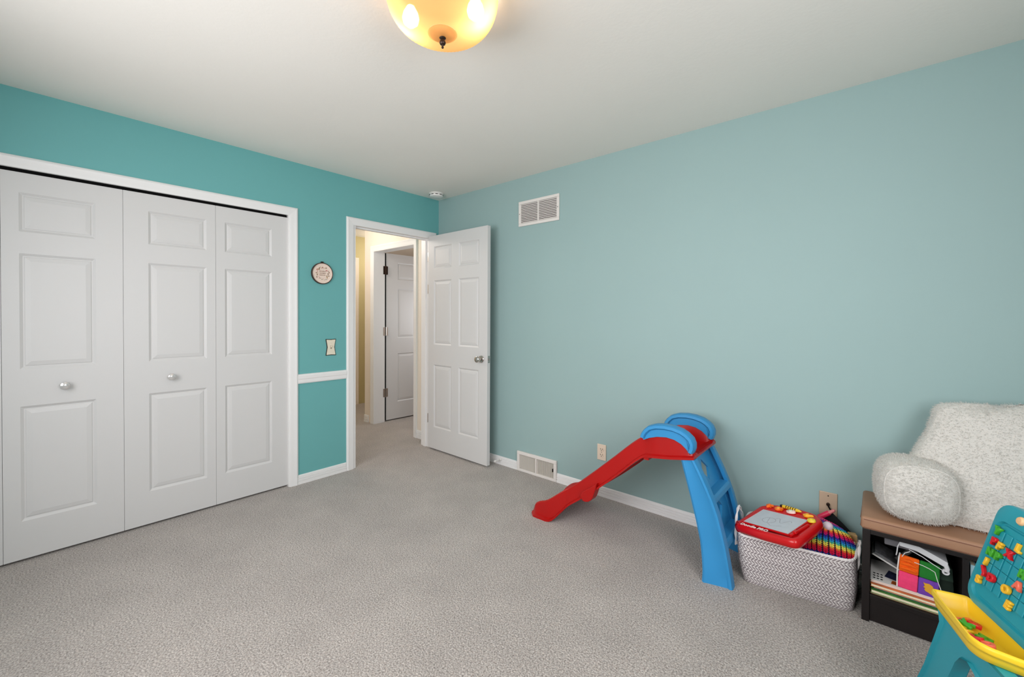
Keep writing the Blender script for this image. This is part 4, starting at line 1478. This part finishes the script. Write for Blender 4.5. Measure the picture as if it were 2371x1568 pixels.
def sup(t_, e):
    c_, s_ = cos(t_), sin(t_)
    return (abs(c_) ** e * (1 if c_ >= 0 else -1), abs(s_) ** e * (1 if s_ >= 0 else -1))


# back: stack of rounded sections; half width tapers to the shoulders
HW = [(0, .325), (.06, .345), (.14, .348), (.20, .336), (.25, .318), (.33, .292), (.40, .272), (.435, .262), (.455, .250), (.47, .225), (.478, .18), (.482, .10)]
HD = [(0, .075), (.05, .095), (.16, .105), (.30, .095), (.40, .080), (.44, .066), (.46, .050), (.472, .034), (.479, .020), (.482, .008)]
YC_ = [(0, -.035), (.15, -.02), (.30, .005), (.45, .030), (.482, .034)]
bm = BM()
rings = []
zz = [0, .004, .02, .05] + [.05 + .38 * k / 26 for k in range(1, 27)] + [.44, .45, .46, .468, .474, .479, .482]
for z in zz:
    hw, hd, yc = interp(HW, z), interp(HD, z), interp(YC_, z)
    ring = []
    for k in range(150):
        cx, cy = sup(2 * pi * k / 150, .62)
        top_wave = .010 * sin((cx + .3) * 4.2) * (z / .482) ** 3
        ring.append((hw * cx + (.006 * sin(z * 21 + cy * 2)), yc + hd * cy, max(0, z + top_wave)))
    rings.append(ring)
loft(bm, rings)
o = obj('backrest', bm, SHERPA, pil, smooth=True, angle=180)
fuzz(o)
fuzz(o, .014, .16)
fleece(o, 30000)
for sx in (-1, 1):
    bm = BM()
    # arm axis in plan: from deep in the back out towards the room and slightly inwards
    A = Vector((sx * .346, .010, 0))
    Bv = Vector((sx * .306, -.200, 0))
    dv = (Bv - A).normalized()
    sd = Vector((-dv.y, dv.x, 0))
    if sd.x < 0:
        sd = -sd
    L_ = (Bv - A).length
    st = [(-.05, .075), (0, .102), (.05, .117), (.10, .1245), (.145, .126), (L_ - .034, .123), (L_ - .010, .113), (L_ + .006, .102), (L_ + .018, .084), (L_ + .026, .060), (L_ + .031, .030), (L_ + .032, .008)]
    rings = []
    for s_, r in st:
        ring = []
        for k in range(72):
            t_ = 2 * pi * k / 72
            cx, cy = sup(t_, .70)
            # sits flat on the cushion, a little wider than tall
            z = .122 + cy * r * .98
            z = max(z, .0)
            p = A + dv * s_ + sd * (cx * r * 1.0)
            ring.append((p.x, p.y, max(z, .002)))
        rings.append(ring)
    loft(bm, rings)
    bmesh.ops.subdivide_edges(bm, edges=[e for e in bm.edges if e.calc_length() > .02], cuts=2, use_grid_fill=True)
    o = obj('arm_rest', bm, SHERPA, pil, smooth=True, angle=180)
    fuzz(o)
    fleece(o, 16000)
    # round seam where the end cap is sewn on
    bm = BM()
    pts = []
    for k in range(48):
        cx, cy = sup(2 * pi * k / 48, .70)
        p = A + dv * (L_ - .008) + sd * (cx * .112)
        pts.append((p.x, p.y, max(.004, .122 + cy * .1095)))
    tube(bm, pts, .0036, 6, closed=True)
    o2 = obj('seam', bm, SHERPA, o, smooth=True)

# ------------------------------------------------------------------ letter easel
EO = Vector((3.53, -.855, 0.0))
eh = Vector((.355, -.935, 0)).normalized()
en = Vector((.935, .355, 0)).normalized()
easel = thing('letter_easel', 'teal plastic letter easel with a yellow tray at the right edge', 'easel', mtx=Matrix.Translation(EO) @ Matrix((eh, en, Vector((0, 0, 1)))).transposed().to_4x4())
# local frame: x along the board (towards the camera), y away from the tray, z up
TH_ = radians(15.5)
up_ = Vector((0, sin(TH_), cos(TH_)))
nn_ = Vector((0, -cos(TH_), sin(TH_)))            # out of the board towards the tray side
EW = .315                                          # board width


def bp_(x, s, o_=0.0):
    p = Vector((x, 0, .46)) + up_ * s + nn_ * o_
    return p


def rrect(x0, x1, s0, s1, r, n=6):
    pts = []
    for (cx, cy, a0) in ((x1 - r, s1 - r, 0), (x0 + r, s1 - r, 90), (x0 + r, s0 + r, 180), (x1 - r, s0 + r, 270)):
        for k in range(n + 1):
            t_ = radians(a0 + 90 * k / n)
            pts.append((cx + r * cos(t_), cy + r * sin(t_)))
    return pts


bm = BM()
SB0, SB1 = -.004, .306
lay = [(0, -.030, .045), (0, -.004, .045), (.002, .002, .044), (.006, .004, .042)]
rings = []
for ins, off, r in lay:
    rings.append([bp_(x, s, off) for x, s in rrect(0 + ins, EW - ins, SB0 + ins, SB1 - ins, r)])
ins = .016
rings.append([bp_(x, s, .004) for x, s in rrect(ins, EW - ins, SB0 + .022, SB1 - .052, .030)])
rings.append([bp_(x, s, -.003) for x, s in rrect(ins + .003, EW - ins - .003, SB0 + .025, SB1 - .055, .029)])
rings.append([bp_(x, s, -.003) for x, s in rrect(ins + .008, EW - ins - .008, SB0 + .030, SB1 - .060, .026)])
rings.append([bp_(x, s, .000) for x, s in rrect(ins + .010, EW - ins - .010, SB0 + .032, SB1 - .062, .025)])
loft(bm, rings)
obj('letter_board', bm, TEALP, easel, smooth=True, angle=35)
# grid of raised tiles between grooves
gx0, gx1, gs0, gs1 = .032, EW - .032, .060, .228
ncol, nrow = 9, 5
cw_, ch_ = (gx1 - gx0) / ncol, (gs1 - gs0) / nrow
for i in range(ncol):
    for j in range(nrow):
        bm = BM()
        x0, x1 = gx0 + i * cw_ + .0026, gx0 + (i + 1) * cw_ - .0026
        s0, s1 = gs0 + j * ch_ + .0009, gs0 + (j + 1) * ch_ - .0009
        loft(bm, [[bp_(x, s, -.001) for x, s in ((x0, s0), (x1, s0), (x1, s1), (x0, s1))],
                  [bp_(x, s, .0034) for x, s in ((x0, s0), (x1, s0), (x1, s1), (x0, s1))],
                  [bp_(x, s, .0042) for x, s in ((x0 + .001, s0 + .001), (x1 - .001, s0 + .001), (x1 - .001, s1 - .001), (x0 + .001, s1 - .001))]])
        obj('letter_tile', bm, TEALP, easel)
bm = BM()
lathe(bm, [(.0, .008), (.009, .007), (.012, .003), (.012, 0)], 20, 'Z')
o = obj('knob', bm, mat('peach_plastic', rgb(240, 190, 140), .4, .4), easel, smooth=True)
fr_ = Matrix((Vector((1, 0, 0)), up_, nn_)).transposed().to_4x4()
o.matrix_local = Matrix.Translation(bp_(.092, .279, .004)) @ fr_
o['label'] = 'peach coloured round knob'

# tray: tapering trough with a thick rolled rim
rim_xy = [(-.045, -.060), (-.010, .022), (.30, .022), (.325, -.030), (.300, -.085), (.262, -.108), (.225, -.100), (.05, -.076)]
ELOC = easel.matrix_world.inverted()


def wl(x, y, z):
    return ELOC @ Vector((x, y, z))


rimw = [(3.4555, -.879), (3.536, -.858), (3.560, -.900), (3.640, -1.095), (3.640, -1.125), (3.590, -1.122), (3.548, -1.117), (3.527, -1.106), (3.512, -1.086), (3.49, -1.004)]
RW = [wl(x, y, .45) for x, y in rimw]
rp = [Vector((p.x, p.y)) for p in RW]
rp2 = resample(round_poly([(p.x, p.y) for p in rp], .008, 4), 90)[0]
area_ = sum(rp2[i].x * rp2[(i + 1) % 90].y - rp2[(i + 1) % 90].x * rp2[i].y for i in range(90))
if area_ < 0:
    rp2.reverse()
c2 = sum(rp2, Vector((0, 0))) / 90


def scl(f, d_in=0.0):
    return [c2 + (p - c2) * f for p in shrink(rp2, d_in)]


bm = BM()
lv = [(.78, 0, .404), (.90, 0, .412), (.945, 0, .428), (.962, .0, .436), (.998, 0, .438), (1.006, 0, .442), (1.008, 0, .449), (1.0, .001, .455), (.990, .004, .456), (.975, .006, .452), (.94, .006, .440), (.86, .006, .420), (.76, .006, .412)]
loft(bm, [[(p.x, p.y, z) for p in scl(f, di)] for f, di, z in lv])
o = obj('tray', bm, YEL, easel, smooth=True, angle=60); o['label'] = 'yellow letter tray'

# body under the tray: two splayed legs joined by an arch
XC = .155
prof_l = [(.022, .409), (.030, .375), (.0, .30), (-.045, .19), (-.10, .08), (-.145, .0), (-.045, .0), (.02, .12), (.06, .21), (.085, .265), (.105, .31), (.125, .338), (XC, .350)]
prof = prof_l + [(2 * XC - x, z) for x, z in reversed(prof_l[:-1])]
bm = BM()
ya, yb = -.072, -.040
yc2 = (ya + yb) / 2
rings = []
for yy, sp, ins in ((ya + .008, 0, .006), (ya, 0, 0.0), (yb, 0, 0.0), (yb + .006, 0, .006)):
    ring = []
    for i, (x, z) in enumerate(prof):
        flare = (1 - z / .42) * .010
        y_ = yy + (flare if yy > yc2 else -flare * .0)
        cx = x + (ins if x < XC else -ins) * (1 if i < 6 or i > len(prof) - 7 else -1)
        ring.append((cx, y_, z))
    rings.append(ring)
loft(bm, rings)
o = obj('leg_frame', bm, TEALP, easel, smooth=True, angle=40)
o2 = copy_obj(o, easel); o2.location = (0, .165, 0)
bm = BM()
loft(bm, [[bp_(x, s, -.006) for x, s in ((.06, -.004), (EW - .06, -.004), (EW - .06, .16), (.06, .16))], [bp_(x, s, -.030) + Vector((0, .0, 0)) for x, s in ((.06, -.03), (EW - .06, -.03), (EW - .06, .16), (.06, .16))],
          [(.06, .085, .40), (EW - .06, .085, .40), (EW - .06, .125, .58), (.06, .125, .58)]])
obj('board_support', bm, TEALP, easel)

# magnet letters: each one a thing of its own
EMW = easel.matrix_world.copy()
LET = [('Y', L_GRN, .041, .222, -6, 'green letter Y magnet, highest on the left column of the easel board'),
       ('P', L_RED, .044, .190, 4, 'red letter P magnet below the green Y'),
       ('F', L_YEL, .067, .187, -8, 'yellow letter F magnet touching the red P'),
       ('N', L_GRN, .046, .158, 3, 'green letter N magnet below the red P'),
       ('P', L_GRN, .074, .159, 0, 'green letter P magnet below the yellow F'),
       ('X', L_RED, .103, .184, 0, 'red letter X magnet alone in the third column'),
       ('L', L_YEL, .124, .212, -4, 'yellow letter L magnet at the picture edge, level with the red P'),
       ('I', L_YEL, .044, .127, -4, 'yellow letter I magnet below the green N'),
       ('J', L_RED, .047, .098, 40, 'small tilted red letter J magnet below the yellow I'),
       ('S', L_YEL, .043, .069, 8, 'yellow letter S magnet, lowest on the left column'),
       ('D', L_RED, .080, .096, 6, 'red letter D magnet right of the yellow S'),
       ('O', L_YEL, .134, .097, 2, 'yellow letter O magnet above the yellow E'),
       ('A', L_SAL, .161, .126, 0, 'salmon letter A magnet right of the yellow O'),
       ('H', L_GRN, .163, .159, 0, 'green letter H magnet above the salmon A'),
       ('E', L_YEL, .158, .066, -6, 'yellow letter E magnet, lowest letter on the board')]
for ch, m_, x, s, rot, lab in LET:
    me = text_mesh(ch, .0285, .0075, .0010, .0010)
    mt = EMW @ Matrix.Translation(bp_(x, s, .0044)) @ fr_ @ Matrix.Rotation(radians(rot), 4, 'Z')
    o = meshobj('letter_magnet', me, m_, None)
    o.matrix_world = mt
    tag(o, lab, 'magnet', 'letter magnets on the easel board')
PILE = [('C', L_ORA, (3.528, -.945), 30, 'orange letter C magnet at the far end of the tray pile'), ('B', L_RED, (3.538, -.965), 75, 'red letter B magnet beside the orange C in the tray'),
        ('S', L_SAL, (3.508, -.952), 100, 'salmon letter S magnet nearest the far rim of the tray'), ('K', L_GRN, (3.524, -.972), 55, 'long green letter K magnet across the middle of the tray'),
        ('Z', L_YEL, (3.516, -.992), 20, 'yellow letter Z magnet in front of the green K in the tray'), ('G', L_SAL, (3.516, -1.020), 80, 'salmon letter G magnet by the outer rim of the tray'),
        ('R', L_RED, (3.530, -1.038), 60, 'red letter R magnet by the outer rim of the tray'), ('M', L_GRN, (3.550, -1.010), 65, 'green letter M magnet leaning on the tray back'),
        ('U', L_SAL, (3.553, -1.050), 95, 'salmon letter U magnet on top of the near end of the pile'), ('T', L_GRN, (3.580, -1.078), 100, 'green letter T magnet at the near end of the tray')]
for i, (ch, m_, (x, y), rot, lab) in enumerate(PILE):
    me = text_mesh(ch, .034, .0075, .0016, .0012)
    z = .4150 + (.008 if i in (1, 3, 6, 8) else 0)
    mt = Matrix.Translation((x, y, z)) @ Euler((radians(6 * (1 if i % 2 else -1)), radians(8 if i % 3 else -6), radians(rot))).to_matrix().to_4x4()
    o = meshobj('letter_magnet', me, m_, None)
    o.matrix_world = mt
    tag(o, lab, 'magnet', 'loose letter magnets in the yellow tray')
